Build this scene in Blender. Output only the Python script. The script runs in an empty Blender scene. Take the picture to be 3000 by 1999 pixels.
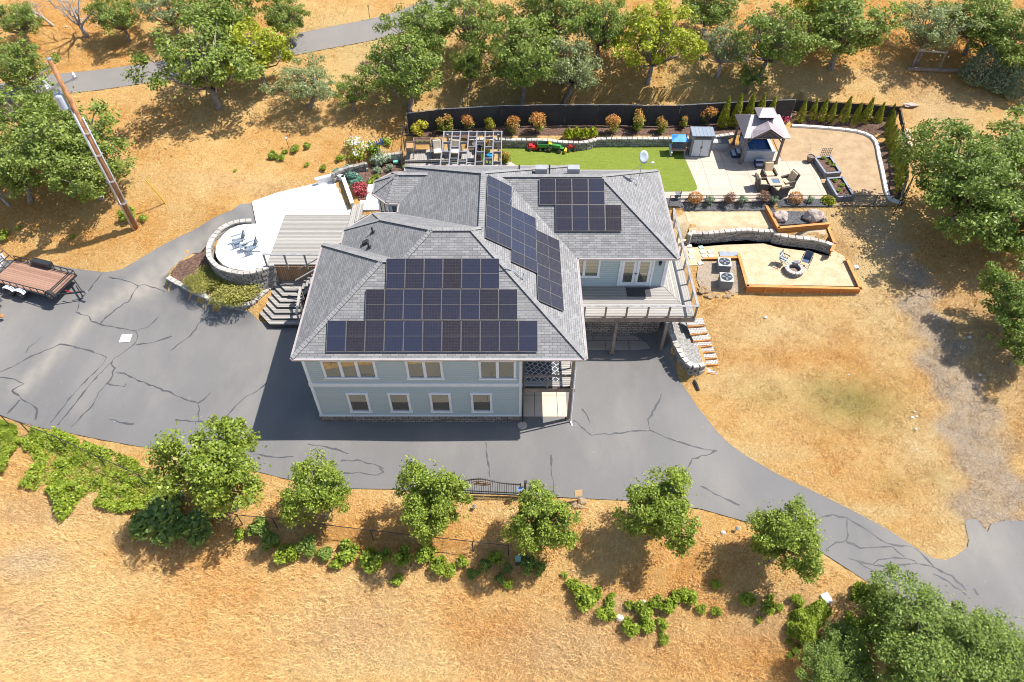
import bpy, math, random
import numpy as np
from mathutils import Vector, Matrix, noise
from mathutils.geometry import delaunay_2d_cdt
R_=math.radians
S=bpy.context.scene
COL=S.collection
# ------------------------------------------------ camera, sky, sun, exposure
PITCH=48.4; FOC=2050.0; CH=33.8
cam=bpy.data.cameras.new('camera'); camo=bpy.data.objects.new('camera',cam); COL.objects.link(camo)
camo.location=(0,0,CH); camo.rotation_euler=(R_(90-PITCH),0,0)
cam.sensor_width=36; cam.lens=36*FOC/3000; cam.clip_start=.5; cam.clip_end=6000
S.camera=camo
SUN=Vector((3.6,1.0,6.1)).normalized()
w=bpy.data.worlds.new("World"); S.world=w; w.use_nodes=True
nt=w.node_tree; sky=nt.nodes.new('ShaderNodeTexSky'); sky.sky_type='NISHITA'; sky.sun_disc=False
sky.sun_elevation=math.asin(SUN.z); sky.sun_rotation=math.atan2(SUN.x,SUN.y)
nt.nodes['Background'].inputs[1].default_value=0.125
nt.links.new(sky.outputs[0],nt.nodes['Background'].inputs[0])
sl=bpy.data.lights.new('sun','SUN'); sl.energy=5.0; sl.angle=R_(.5); sl.color=(1,.955,.88)
so=bpy.data.objects.new('sun',sl); COL.objects.link(so)
so.rotation_euler=SUN.to_track_quat('Z','Y').to_euler()
S.view_settings.view_transform='Standard'; S.view_settings.look='None'
S.view_settings.exposure=0.68; S.view_settings.gamma=1
S.cycles.filter_width=1.0; S.cycles.max_bounces=6; S.cycles.transparent_max_bounces=8
random.seed(5); RNG=np.random.default_rng(5)
# ------------------------------------------------ pixel -> place
_c,_s=math.cos(R_(PITCH)),math.sin(R_(PITCH))
def at(px,py,z=0.0):
    a=(px-1500)/FOC; b=(py-999.5)/FOC
    t=(z-CH)/(-_s-b*_c)
    return Vector((a*t,(_c-b*_s)*t,z))
# ------------------------------------------------ terrain
CT=[(-100,1000,.35),(0,800,.6),(0,900,.35),(0,1100,0),(200,1000,.1),(200,800,.6),(400,830,.5),(480,790,.8),(560,760,1.1),(600,690,1.6),(660,660,2.1),(735,622,2.6),
(640,640,2.7),(500,690,1.9),(397,668,2.2),(300,760,1.2),(100,730,1.6),(0,700,1.8),(560,600,3.0),(740,560,3.1),(880,500,3.0),(980,440,3.3),
(450,900,.05),(700,930,0),(900,900,0),(900,1100,0),(700,1200,0),(400,1150,0),(0,1220,-.1),(1200,1300,0),(1600,1200,0),(1900,1150,0),(1700,1000,0),(1900,1000,0),(1300,1000,0),
(400,400,4.2),(200,520,3.0),(0,500,3.2),(700,400,4.0),(900,380,4.0),(1100,380,3.9),(0,280,5.0),(400,217,5.2),(700,160,5.9),(1000,104,6.4),(1250,40,6.9),(200,80,6.3),(600,0,7.4),(0,-20,7.2),
(1500,290,4.3),(1900,290,4.3),(2300,290,4.2),(1500,120,6.3),(2000,100,6.6),(2500,120,6.2),(3000,0,7.2),(1500,-60,8.2),(2300,-60,8.2),(2700,260,4.2),(3000,350,4.2),
(1190,340,3.8),(1500,330,3.8),(2000,330,3.8),(2600,320,3.7),(1300,450,3.1),(1600,500,3.1),(2000,500,3.1),(2600,500,3.1),(2650,590,3.0),(3000,600,3.6),(3000,800,3.0),
(600,800,1.15),(1100,520,2.8),(1060,600,2.75),(2350,590,2.95),(2500,700,2.6),(2700,750,2.5),(2560,830,1.85),(2080,850,1.6),(2250,900,1.35),(2500,950,1.5),(2060,960,1.3),(2080,1100,.35),(2300,1080,.9),(2700,1100,1.4),(3000,1100,2.0),
(2150,1300,.1),(2450,1300,.5),(2800,1400,.3),(3000,1400,.4),(2300,1450,0),(2700,1650,-.15),(3000,1650,-.1),(3000,1900,-.4),(2500,1600,-.05),
(0,1300,-.5),(300,1330,-.2),(600,1400,-.1),(1000,1470,-.1),(1500,1480,0),(2000,1520,0),(0,1500,-1.4),(500,1600,-.9),(1000,1650,-.8),(1500,1680,-.7),(2000,1720,-.5),(2400,1800,-.5),(2700,1900,-.7),
(0,1999,-3.6),(700,1999,-3.3),(1500,1999,-3.0),(2300,1999,-2.4),(3000,2100,-1.6),(-300,600,3),(-300,1200,0),(-300,1700,-2.6),(3300,700,4),(3300,1300,1.6),(3300,100,6.5),(-300,100,6.5)]
_P=np.array([at(*c) for c in CT])
def _tps():
    n=len(_P); d=np.hypot(_P[:,None,0]-_P[None,:,0],_P[:,None,1]-_P[None,:,1])/10+1e-9
    K=d*d*np.log(d)+np.eye(n)*.02; A=np.zeros((n+3,n+3)); A[:n,:n]=K
    Q=np.c_[np.ones(n),_P[:,:2]/10]; A[:n,n:]=Q; A[n:,:n]=Q.T
    return np.linalg.solve(A,np.r_[_P[:,2],0,0,0])
_W=_tps()
def inpoly(X,Y,poly):
    c=np.zeros(X.shape,bool); n=len(poly)
    for i in range(n):
        x1,y1=poly[i][:2]; x2,y2=poly[i-1][:2]
        m=(y1>Y)!=(y2>Y)
        c^= m&(X<(x2-x1)*(Y-y1)/((y2-y1) if y2!=y1 else 1e-9)+x1)
    return c
def pdist(X,Y,poly,closed=True):
    d=np.full(X.shape,1e9); n=len(poly)
    for i in range(0 if closed else 1,n):
        ax,ay=poly[i-1][:2]; bx,by=poly[i][:2]; L=(bx-ax)**2+(by-ay)**2+1e-9
        t=np.clip(((X-ax)*(bx-ax)+(Y-ay)*(by-ay))/L,0,1)
        d=np.minimum(d,np.hypot(X-ax-t*(bx-ax),Y-ay-t*(by-ay)))
    return d
def PZ(pts,z): return [at(x,y,z) for x,y in pts]
def PXY(pts): # on-terrain polygon (after H exists)
    return [G(x,y) for x,y in pts]
YARD=3.1; SAND2=2.72; SAND1=1.98; PAT=2.6
yard_poly=PZ([(1188,440),(1440,430),(1960,428),(2080,428),(2230,428),(2330,366),(2430,368),(2545,385),(2580,440),(2600,520),(2625,598),(2500,603),(1945,603),(1960,560),(1400,560),(1180,560)],YARD)
mulch_poly=PZ([(1186,398),(1440,409),(1620,412),(1680,422),(1740,418),(1760,407),(1960,407),(2100,404),(2240,385),(2290,366),(2330,340),(2330,300),(1500,300),(1186,330)],3.68)
sand2_poly=PZ([(2003,612),(2246,606),(2268,640),(2405,655),(2446,728),(2383,714),(2290,702),(2250,690),(2130,694),(2030,702),(2015,650)],SAND2)
sand1_poly=PZ([(1985,700),(2020,702),(2270,700),(2440,733),(2482,757),(2524,840),(2190,834),(2164,748),(2060,758),(2050,778),(1995,780)],SAND1)
garden_poly=PZ([(985,512),(1060,490),(1180,470),(1230,470),(1230,640),(1060,610),(1030,600)],2.75)
plant_poly=PZ([(491,818),(530,775),(590,735),(640,790),(700,822),(800,822),(800,842),(760,878),(735,892),(690,897),(640,888),(590,866),(549,846),(519,832)],1.0)
gravel_poly=PZ([(1960,930),(1963,960),(1977,985),(1983,1005),(1994,1022),(2004,1042),(2021,1062),(2039,1069),(2058,1063),(2045,1020),(2035,980),(2020,940)],1.22)
patio_poly=PZ([(738,591),(808,566),(870,551),(931,536),(983,522),(1010,528),(1035,602),(1022,640),(838,640),(790,770),(725,795),(681,790),(640,775),(618,742),(640,690),(681,657),(738,645)],2.6)
FLATS=[(patio_poly,2.45,.5),(plant_poly,1.0,.25),(gravel_poly,1.22,.3),(mulch_poly,3.68,.25),(yard_poly,YARD,.25),(sand2_poly,SAND2,.2),(sand1_poly,SAND1,.35),(garden_poly,2.75,.5)]
def Hn(X,Y):
    X=np.asarray(X,float); Y=np.asarray(Y,float)
    sh=X.shape; x=np.clip(X.ravel(),-62,62); y=np.clip(Y.ravel(),6,92)
    z=np.full(x.shape,_W[-3])+_W[-2]*x/10+_W[-1]*y/10
    for i in range(len(_P)):
        d=np.hypot(x-_P[i,0],y-_P[i,1])/10+1e-9
        z+=_W[i]*d*d*np.log(d)
    for poly,zz,fall in FLATS:
        a=np.array([[p.x,p.y] for p in poly]); lo=a.min(0)-fall; hi=a.max(0)+fall
        k=np.where((x>lo[0])&(x<hi[0])&(y>lo[1])&(y<hi[1]))[0]
        if len(k)==0: continue
        xs,ys=x[k],y[k]; ins=inpoly(xs,ys,a); d=np.where(ins,0,pdist(xs,ys,a))
        wgt=np.clip(1-(d-.15)/fall,0,1); wgt=wgt*wgt*(3-2*wgt)
        z[k]=z[k]*(1-wgt)+zz*wgt
    return z.reshape(sh)
def H(x,y): return float(Hn(np.array([x]),np.array([y]))[0])
def G(px,py,up=0.0):
    z=2.0
    for i in range(30):
        p=at(px,py,z+up); z=.45*z+.55*H(p.x,p.y)
    p=at(px,py,z+up); p.z=H(p.x,p.y); return p
# ------------------------------------------------ objects
def tag(o,label=None,cat=None,group=None,kind=None):
    if label: o['label']=label
    if cat: o['category']=cat
    if group: o['group']=group
    if kind: o['kind']=kind
    return o
def thing(name,label,cat,loc=(0,0,0),rz=0,group=None):
    o=bpy.data.objects.new(name,None); COL.objects.link(o); o.empty_display_size=.2
    o.location=loc; o.rotation_euler=(0,0,rz); return tag(o,label,cat,group)
class MB:
    def __init__(s): s.v=[]; s.f=[]; s.uv=None
    def add(s,vs,fs):
        n=len(s.v); s.v+= [tuple(v) for v in vs]; s.f+=[tuple(i+n for i in f) for f in fs]; return s
    def box(s,c,d,rz=0,M=None):
        x,y,z=d[0]/2,d[1]/2,d[2]/2
        vs=[Vector((a*x,b*y,e*z)) for e in (-1,1) for a,b in ((-1,-1),(1,-1),(1,1),(-1,1))]
        m=Matrix.Rotation(rz,3,'Z') if M is None else M
        c=Vector(c)
        return s.add([m@v+c for v in vs],[(3,2,1,0),(4,5,6,7),(0,1,5,4),(1,2,6,5),(2,3,7,6),(3,0,4,7)])
    def beam(s,a,b,w,h,up=(0,0,1)):
        a=Vector(a); b=Vector(b); d=b-a; L=d.length
        if L<1e-6: return s
        x=d/L; u=Vector(up)
        if abs(x.dot(u))>.98: u=Vector((0,1,0))
        y=u.cross(x).normalized(); z=x.cross(y)
        return s.box((a+b)/2,(L,w,h),M=Matrix((x,y,z)).transposed())
    def tube(s,pts,r,n=8,cap=True):
        pts=[Vector(p) for p in pts]; rs=r if isinstance(r,(list,tuple)) else [r]*len(pts)
        base=len(s.v); pu=None
        for i,p in enumerate(pts):
            d=(pts[min(i+1,len(pts)-1)]-pts[max(i-1,0)]).normalized()
            u=Vector((0,0,1)) if abs(d.z)<.9 else Vector((1,0,0))
            if pu is not None: u=pu
            a=d.cross(u).normalized(); b=a.cross(d); pu=b
            for k in range(n):
                t=2*math.pi*k/n; s.v.append(tuple(p+(a*math.cos(t)+b*math.sin(t))*rs[i]))
        for i in range(len(pts)-1):
            for k in range(n):
                q=base+i*n
                s.f.append((q+k,q+n+k,q+n+(k+1)%n,q+(k+1)%n))
        if cap:
            s.f.append(tuple(base+k for k in range(n))); s.f.append(tuple(base+(len(pts)-1)*n+k for k in reversed(range(n))))
        return s
    def prism(s,poly,z0,z1):
        poly=[(p[0],p[1]) for p in poly]; n=len(poly)
        A=sum(poly[i-1][0]*poly[i][1]-poly[i][0]*poly[i-1][1] for i in range(n))
        if A<0: poly=poly[::-1]
        zz0=z0 if isinstance(z0,(list,tuple)) else [z0]*n
        vs=[(x,y,zz0[i]) for i,(x,y) in enumerate(poly)]+[(x,y,z1) for x,y in poly]
        return s.add(vs,[tuple(range(n-1,-1,-1)),tuple(range(n,2*n))]+[(i,(i+1)%n,(i+1)%n+n,i+n) for i in range(n)])
    def lathe(s,prof,c=(0,0,0),n=20):
        base=len(s.v); c=Vector(c)
        for r,z in prof:
            for k in range(n):
                t=2*math.pi*k/n; s.v.append((c.x+r*math.cos(t),c.y+r*math.sin(t),c.z+z))
        for i in range(len(prof)-1):
            for k in range(n):
                q=base+i*n; s.f.append((q+k,q+(k+1)%n,q+n+(k+1)%n,q+n+k))
        s.f.append(tuple(base+k for k in reversed(range(n)))); s.f.append(tuple(base+(len(prof)-1)*n+k for k in range(n)))
        return s
    def rock(s,c,r,seed=0,sq=(1,1,.7),n=2):
        import bmesh
        bm=bmesh.new(); bmesh.ops.create_icosphere(bm,subdivisions=n,radius=1)
        vs=[]
        for v in bm.verts:
            k=1+.35*noise.noise(v.co*1.3+Vector((seed*3.1,seed,0)))+.12*noise.noise(v.co*4+Vector((seed,0,7)))
            q=v.co*k; vs.append((c[0]+q.x*r*sq[0],c[1]+q.y*r*sq[1],c[2]+q.z*r*sq[2]))
        s.add(vs,[[v.index for v in f.verts] for f in bm.faces]); bm.free(); return s
    def build(s,name,mat=None,parent=None,off=None,smooth=False,loc=None,bevel=0):
        me=bpy.data.meshes.new(name)
        v=s.v
        if off is not None: v=[(a-off[0],b-off[1],c-off[2]) for a,b,c in v]
        me.from_pydata(v,[],s.f); me.update()
        if mat: me.materials.append(mat)
        if smooth: me.polygons.foreach_set('use_smooth',[True]*len(me.polygons))
        if s.uv:
            ul=me.uv_layers.new(name='UVMap')
            k=0
            for f in s.uv:
                for uv in f: ul.data[k].uv=uv; k+=1
        o=bpy.data.objects.new(name,me); COL.objects.link(o)
        if parent: o.parent=parent
        if loc is not None: o.location=loc
        if bevel:
            m=o.modifiers.new('bevel','BEVEL'); m.width=bevel; m.segments=2; m.limit_method='ANGLE'
        return o
def kids(o): return [c for c in bpy.data.objects if c.parent==o]
def copy_tree(o,parent=None):
    c=o.copy(); COL.objects.link(c); c.parent=parent
    for ch in kids(o): copy_tree(ch,c)
    return c
# ------------------------------------------------ materials
def N(nt,t,**k):
    n=nt.nodes.new('ShaderNode'+t)
    for a,b in k.items(): setattr(n,a,b)
    return n
MATS={}
def newmat(name):
    m=bpy.data.materials.new(name); m.use_nodes=True; b=m.node_tree.nodes['Principled BSDF']
    return m,m.node_tree,b
def mix(nt,fac,a,b,mode='MIX'):
    n=N(nt,'Mix',data_type='RGBA',blend_type=mode)
    for i,x in ((0,fac),(6,a),(7,b)):
        if hasattr(x,'is_output'): nt.links.new(x,n.inputs[i])
        elif i==0: n.inputs[0].default_value=x
        else: n.inputs[i].default_value=(*x,1) if len(x)==3 else x
    return n.outputs[2]
def noisef(nt,vec,scale,detail=4,rough=.6,lo=.35,hi=.65,dist=0):
    n=N(nt,'TexNoise'); n.inputs['Scale'].default_value=scale; n.inputs['Detail'].default_value=detail; n.inputs['Roughness'].default_value=rough; n.inputs['Distortion'].default_value=dist
    nt.links.new(vec,n.inputs['Vector'])
    r=N(nt,'MapRange'); r.inputs[1].default_value=lo; r.inputs[2].default_value=hi
    nt.links.new(n.outputs[0],r.inputs[0]); return r.outputs[0]
def math_(nt,op,a,b=None,c=None):
    n=N(nt,'Math',operation=op)
    for i,x in enumerate((a,b,c)):
        if x is None: continue
        if hasattr(x,'is_output'): nt.links.new(x,n.inputs[i])
        else: n.inputs[i].default_value=x
    return n.outputs[0]
def bump(nt,b,h,dist=.02,strength=1):
    n=N(nt,'Bump'); n.inputs['Distance'].default_value=dist; n.inputs['Strength'].default_value=strength
    nt.links.new(h,n.inputs['Height']); nt.links.new(n.outputs[0],b.inputs['Normal'])
def coord(nt,kind='Object'):
    if kind=='World': return N(nt,'NewGeometry').outputs['Position']
    return N(nt,'TexCoord').outputs[kind]
def M(name,c,c2=None,scale=3,rough=.7,metal=0,bmp=0,lo=.35,hi=.65,spec=None,world=False):
    if name in MATS: return MATS[name]
    m,nt,b=newmat(name); b.inputs['Roughness'].default_value=rough; b.inputs['Metallic'].default_value=metal
    if spec is not None: b.inputs['Specular IOR Level'].default_value=spec
    v=coord(nt,'World' if world else 'Object')
    f=noisef(nt,v,scale,5,.65,lo,hi)
    if c2 is None: c2=tuple(x*.82 for x in c)
    nt.links.new(mix(nt,f,c,c2),b.inputs['Base Color'])
    if bmp: bump(nt,b,noisef(nt,v,scale*5,4,.7,0,1),bmp)
    MATS[name]=m; return m
def boards(name,axis,sp,c1,c2,gap=(.02,.02,.02),gw=.06,rough=.75,grain=True,world=False):
    if name in MATS: return MATS[name]
    m,nt,b=newmat(name); b.inputs['Roughness'].default_value=rough
    v=coord(nt,'World' if world else 'Object'); sx=N(nt,'SeparateXYZ'); nt.links.new(v,sx.inputs[0])
    q=math_(nt,'MULTIPLY',sx.outputs[axis],1/sp); fl=math_(nt,'FLOOR',q); fr=math_(nt,'FRACT',q)
    wn=N(nt,'TexWhiteNoise',noise_dimensions='1D'); nt.links.new(fl,wn.inputs['W'])
    mp=N(nt,'Mapping'); sc=[1.2,1.2,1.2]; sc[axis]=14; mp.inputs['Scale'].default_value=sc
    nt.links.new(v,mp.inputs[0]); g=noisef(nt,mp.outputs[0],1.5,6,.7,.3,.7)
    f=math_(nt,'ADD',math_(nt,'MULTIPLY',wn.outputs[0],.6),math_(nt,'MULTIPLY',g,.45))
    col=mix(nt,f,c1,c2)
    gapm=math_(nt,'LESS_THAN',fr,gw)
    nt.links.new(mix(nt,gapm,col,gap),b.inputs['Base Color'])
    bump(nt,b,math_(nt,'SUBTRACT',1,gapm),.01)
    MATS[name]=m; return m
def brickm(name,c1,c2,mortar,bw,rh,ms=.01,uv='UV',rough=.9,offs=.5,bias=0,noisec=None,sq=1,bd=.01):
    m,nt,b=newmat(name); b.inputs['Roughness'].default_value=rough
    v=coord(nt,uv); t=N(nt,'TexBrick'); nt.links.new(v,t.inputs[0])
    t.offset=offs; t.squash=sq
    t.inputs['Color1'].default_value=(*c1,1); t.inputs['Color2'].default_value=(*c2,1); t.inputs['Mortar'].default_value=(*mortar,1)
    t.inputs['Scale'].default_value=1; t.inputs['Mortar Size'].default_value=ms; t.inputs['Brick Width'].default_value=bw; t.inputs['Row Height'].default_value=rh
    t.inputs['Bias'].default_value=bias; t.inputs['Mortar Smooth'].default_value=.1
    col=t.outputs[0]
    if noisec:
        col=mix(nt,math_(nt,'MULTIPLY',noisef(nt,v,noisec,5,.7,.3,.7),.45),col,tuple(x*.5 for x in c1))
    nt.links.new(col,b.inputs['Base Color'])
    bump(nt,b,math_(nt,'SUBTRACT',1,t.outputs[1]),bd)
    MATS[name]=m; return m
# ground: dry grass in patches; attribute 'mask' = (gravel, green, rust), 'pale'
def groundcol(nt,blades=False):
    v=coord(nt,'World')
    a=N(nt,'Attribute',attribute_name='mask'); sp=N(nt,'SeparateColor'); nt.links.new(a.outputs['Color'],sp.inputs[0])
    pale=a.outputs['Alpha']
    mp=N(nt,'Mapping'); mp.inputs['Scale'].default_value=(1,1,1.); nt.links.new(v,mp.inputs[0]); v=mp.outputs[0]
    big=noisef(nt,v,.16,6,.66,.42,.60); mid=noisef(nt,v,1.1,5,.7,.36,.64,.6); fine=noisef(nt,v,5.5,5,.75,.36,.64,1.2); fine2=noisef(nt,v,17,3,.7,.35,.65,.5)
    straw=mix(nt,fine,(.94,.69,.33),(.70,.44,.16))
    rust=mix(nt,fine,(.84,.47,.15),(.55,.26,.065))
    f=math_(nt,'ADD',math_(nt,'MULTIPLY',big,.5),math_(nt,'MULTIPLY',mid,.38))
    f=math_(nt,'ADD',f,math_(nt,'MULTIPLY',sp.outputs[2],.9)); f=math_(nt,'SUBTRACT',f,math_(nt,'MULTIPLY',pale,.9))
    n=N(nt,'Clamp'); nt.links.new(f,n.inputs[0])
    col=mix(nt,n.outputs[0],straw,rust)
    col=mix(nt,math_(nt,'MULTIPLY',pale,.7),col,mix(nt,fine,(.78,.62,.37),(.60,.42,.19)))
    gr=mix(nt,fine,(.60,.50,.39),(.42,.34,.26)); col=mix(nt,math_(nt,'MULTIPLY',sp.outputs[0],math_(nt,'ADD',.7,math_(nt,'MULTIPLY',mid,.3))),col,gr)
    gn=mix(nt,fine,(.22,.25,.06),(.38,.33,.11)); col=mix(nt,math_(nt,'MULTIPLY',sp.outputs[1],.8),col,gn)
    dk=noisef(nt,v,3.3,6,.85,.57,.65,.8); lt=noisef(nt,v,2.4,6,.85,.57,.68,1.0); col=mix(nt,math_(nt,'MULTIPLY',dk,.6),col,(.22,.11,.035)); col=mix(nt,math_(nt,'MULTIPLY',lt,.38),col,(.95,.80,.52))
    return v,col,fine,fine2,mid
def mat_ground():
    m,nt,b=newmat('dry_ground'); b.inputs['Roughness'].default_value=1; b.inputs['Specular IOR Level'].default_value=.1
    v,col,fine,fine2,mid=groundcol(nt)
    col=mix(nt,math_(nt,'MULTIPLY',fine2,.28),col,(.24,.12,.04))
    nt.links.new(col,b.inputs['Base Color'])
    h=math_(nt,'ADD',math_(nt,'MULTIPLY',fine,1.),math_(nt,'MULTIPLY',fine2,.5)); bump(nt,b,h,.07)
    return m
def mat_blades():
    m,nt,b=newmat('dry_grass_blades'); b.inputs['Roughness'].default_value=.8; b.inputs['Specular IOR Level'].default_value=.2
    v,col,fine,fine2,mid=groundcol(nt)
    r=N(nt,'NewGeometry').outputs['Random Per Island']
    col=mix(nt,math_(nt,'MULTIPLY',math_(nt,'POWER',r,2.),.5),col,(.74,.54,.28))
    nt.links.new(col,b.inputs['Base Color']); return m
def mat_asphalt(name='asphalt',base=(.150,.145,.140),dusty=(.30,.27,.235)):
    m,nt,b=newmat(name); b.inputs['Roughness'].default_value=.85
    v=coord(nt,'World')
    mp=N(nt,'Mapping'); mp.inputs['Scale'].default_value=(.25,.10,1); mp.inputs['Rotation'].default_value=(0,0,.5); nt.links.new(v,mp.inputs[0])
    big=noisef(nt,mp.outputs[0],1.0,5,.6,.45,.75); sm=noisef(nt,v,.22,4,.6,.35,.65)
    col=mix(nt,math_(nt,'MULTIPLY',big,.55),base,dusty); col=mix(nt,math_(nt,'MULTIPLY',sm,.35),col,(.20,.193,.186))
    a=N(nt,'Attribute',attribute_name='mask'); sp=N(nt,'SeparateColor'); nt.links.new(a.outputs['Color'],sp.inputs[0])
    n0=noisef(nt,v,1.2,4,.7,.2,.8)
    col=mix(nt,math_(nt,'MULTIPLY',sp.outputs[0],math_(nt,'ADD',.45,math_(nt,'MULTIPLY',n0,.5))),col,(.42,.37,.30))
    sc=noisef(nt,v,2.3,6,.75,.66,.74); col=mix(nt,math_(nt,'MULTIPLY',sc,.6),col,(.42,.40,.37))
    gr=noisef(nt,v,25,3,.8,.3,.7); col=mix(nt,math_(nt,'MULTIPLY',gr,.25),col,(.07,.07,.08))
    nt.links.new(col,b.inputs['Base Color']); bump(nt,b,gr,.006); return m
def leafm(name,c1,c2,c3=None,rough=.5,tr=.25):
    if name in MATS: return MATS[name]
    m,nt,b=newmat(name); b.inputs['Roughness'].default_value=rough; b.inputs['Specular IOR Level'].default_value=.32
    r=N(nt,'NewGeometry').outputs['Random Per Island']; v=coord(nt,'World')
    cl=noisef(nt,v,.9,3,.6,.35,.65)
    col=mix(nt,r,c1,c2); col=mix(nt,math_(nt,'MULTIPLY',cl,.35),col,c3 or tuple(x*.6 for x in c1))
    nt.links.new(col,b.inputs['Base Color'])
    t=N(nt,'BsdfTranslucent'); nt.links.new(mix(nt,.5,col,(c2[0]*1.3,c2[1]*1.4,c2[2])),t.inputs[0])
    ms=N(nt,'MixShader'); ms.inputs[0].default_value=tr; nt.links.new(b.outputs[0],ms.inputs[1]); nt.links.new(t.outputs[0],ms.inputs[2])
    nt.links.new(ms.outputs[0],nt.nodes['Material Output'].inputs[0])
    MATS[name]=m; return m
# ------------------------------------------------ ground sheet
BL=[ # px,py, rx,ry (m), channel(0 gravel 1 green 2 rust 3 pale), strength
(120,150,9,3,2,.5),(230,60,9,5,2,.6),(700,70,9,5,2,.25),(620,380,9,3,2,.25),(450,430,6,2,2,.35),(880,420,8,2.5,2,.3),(300,700,5,1.3,2,.5),(430,640,6,1.2,2,.3),(800,560,7,1,0,.25),(640,640,3,.8,2,.6),(30,560,6,3,2,.5),
(2560,110,9,5,2,.9),(2750,190,9,4,2,.9),(2880,130,8,6,2,.9),(2450,180,6,3,2,.6),(2300,60,9,6,2,.35),(2050,40,9,6,2,.3),(1900,20,9,6,2,.2),
(2500,240,7,2,3,.4),(2760,350,3,6,0,.35),(2700,270,5,3,3,.3),(2100,240,6,3,1,.45),(1480,260,9,2,1,.35),(1900,270,6,1.5,1,.3),(1060,120,6,3,1,.25),(1120,120,4,2,3,.6),(950,90,4,2,3,.5),(1000,140,3,1,1,.3),
(1080,180,3,3,3,.6),(900,290,6,2,3,.3),(1060,300,2,2,2,.3),(1150,380,4,2,2,.4),
(2900,700,5,7,2,.55),(2930,1000,4,6,0,.35),(2880,850,2,4,2,.5),(2250,960,6,1.8,3,.75),(2300,1030,4,1.5,2,.55),(2150,950,2.5,1.5,2,.5),(2560,900,2,4,3,.9),(2540,800,1.8,1.5,3,1.),(2640,900,1.5,3,3,.8),(2180,1110,3,1.2,3,.45),
(2500,1180,2.6,1.6,1,.95),(2430,1150,2.,1.2,1,.75),(2250,1160,1.5,1,1,.4),(2340,1120,2,1,3,.3),(2560,1230,1.4,1,1,.6),(2750,1400,1,.7,1,.3),(2620,1420,1.2,.8,1,.3),
(2400,1330,3,2,2,.35),(2600,1450,3,1.5,2,.3),(2700,1330,1.8,3,3,.7),(2780,1480,1.3,2.5,3,.8),(2500,1500,4,.5,3,.7),(2200,1330,3,.5,3,.6),(2750,1600,1.5,1,3,.5),(2350,640,3,.7,0,.5),(2500,680,3,1.4,0,.35),
(2130,1430,3,2,2,.2),(700,1450,6,1.2,2,.45),(1300,1560,8,1.5,2,.5),(2100,1620,4,2,2,.4),(1950,1700,5,2,2,.35),(900,1430,2,.5,3,.5),(1250,1450,3,.4,3,.4),(1500,1500,3,.5,3,.3),
(100,1500,4,1.2,0,.3),(80,1650,2.5,1,0,.7),(30,1820,3,1.4,0,.35),(300,1720,4,1,3,.4),(250,1950,6,1.2,3,.4),(500,1650,3,1.2,2,.35),(620,1560,3,.8,2,.5),(760,1720,3,.8,2,.3),(1050,1850,3.5,1.4,0,.35),(1000,1960,3,.6,3,.45),(1400,1700,4,1,2,.4),(1460,1830,2.4,1,2,.3),(1100,1720,3,1,3,.4),(1200,1950,4,.8,3,.5),(1650,1900,4,1.5,0,.35),(1850,1850,3,1,0,.25),(1800,1790,1.5,.6,0,.5),(1730,1760,1.4,.6,2,.4),(2250,1830,3,1,0,.3),(2150,1900,4,1,2,.3),(2000,1780,2,.6,2,.2),(2330,1760,1.4,.6,0,.3),(2350,1950,2,1.,2,.5)]
BW=[(G(b[0],b[1]),b) for b in BL]
TRK=PXY([(2920,1540),(2900,1400),(2820,1180),(2745,1000),(2690,860),(2640,740),(2560,660)])
def maskf(X,Y):
    m=np.zeros(X.shape+(4,))
    for p,b in BW:
        d=((X-p.x)/b[2])**2+((Y-p.y)/b[3])**2
        m[...,b[4]]=np.maximum(m[...,b[4]],b[5]*np.exp(-d*1.1))
    d=pdist(X,Y,TRK,False); wd=1.2+1.1*np.clip((34-Y)/20,0,1); wob=.35*np.sin(X*1.7+Y*1.3)+.3*np.sin(X*.7-Y*2.9)
    g=np.clip((wd+wob-d)/1.1+.3,0,1); fade=np.clip((44-Y)/10,.25,1)
    m[...,0]=np.maximum(m[...,0],g*fade); m[...,3]*=1-g*.8; m[...,2]*=1-g*.8
    return m
DRIVE=[(-90,742),(60,765),(191,783),(298,798),(330,796),(357,789),(400,765),(460,728),(523,696),(600,655),(680,617),(737,597),(770,590),(770,660),(700,690),(640,705),(608,718),(560,745),(527,766),(500,790),(489,813),(520,840),(785,950),(900,900),(1000,880),(1730,900),(1945,930),(1958,975),(1966,1010),(1978,1050),(1985,1105),(2005,1135),(2042,1191),(2102,1267),(2140,1304),(2179,1332),(2272,1387),(2370,1434),(2493,1494),(2596,1549),(2681,1604),(2732,1636),(2770,1641),(2800,1630),(2834,1604),(2838,1583),(2830,1550),(2827,1532),(2834,1519),(2865,1524),(2880,1545),(2893,1560),(2903,1535),(2950,1524),(3000,1528),(3130,1530),(3130,2000),(3000,1960),(2900,1890),(2800,1836),(2638,1757),(2566,1722),(2510,1685),(2425,1630),(2383,1608),(2300,1573),(2213,1537),(2051,1491),(1940,1478),(1842,1468),(1630,1457),(1400,1447),(1149,1434),(1030,1432),(920,1420),(821,1400),(723,1374),(600,1347),(470,1319),(380,1304),(297,1289),(196,1268),(101,1250),(0,1218),(-90,1195)]
ROADC=[(-60,300),(0,275),(80,257),(150,248),(270,237),(400,219),(560,196),(700,160),(840,136),(1000,104),(1080,89),(1150,72),(1210,50),(1270,25),(1320,-10),(1350,-50)]
DRW=PXY(DRIVE)
rc=[G(*p) for p in ROADC]
def ribbon(c,wd):
    L=[];Rr=[]
    for i,p in enumerate(c):
        d=(c[min(i+1,len(c)-1)]-c[max(i-1,0)]); n=Vector((-d.y,d.x,0)).normalized()
        L.append(p+n*wd/2); Rr.append(p-n*wd/2)
    return L+Rr[::-1]
RDW=ribbon(rc,2.6)
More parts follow.
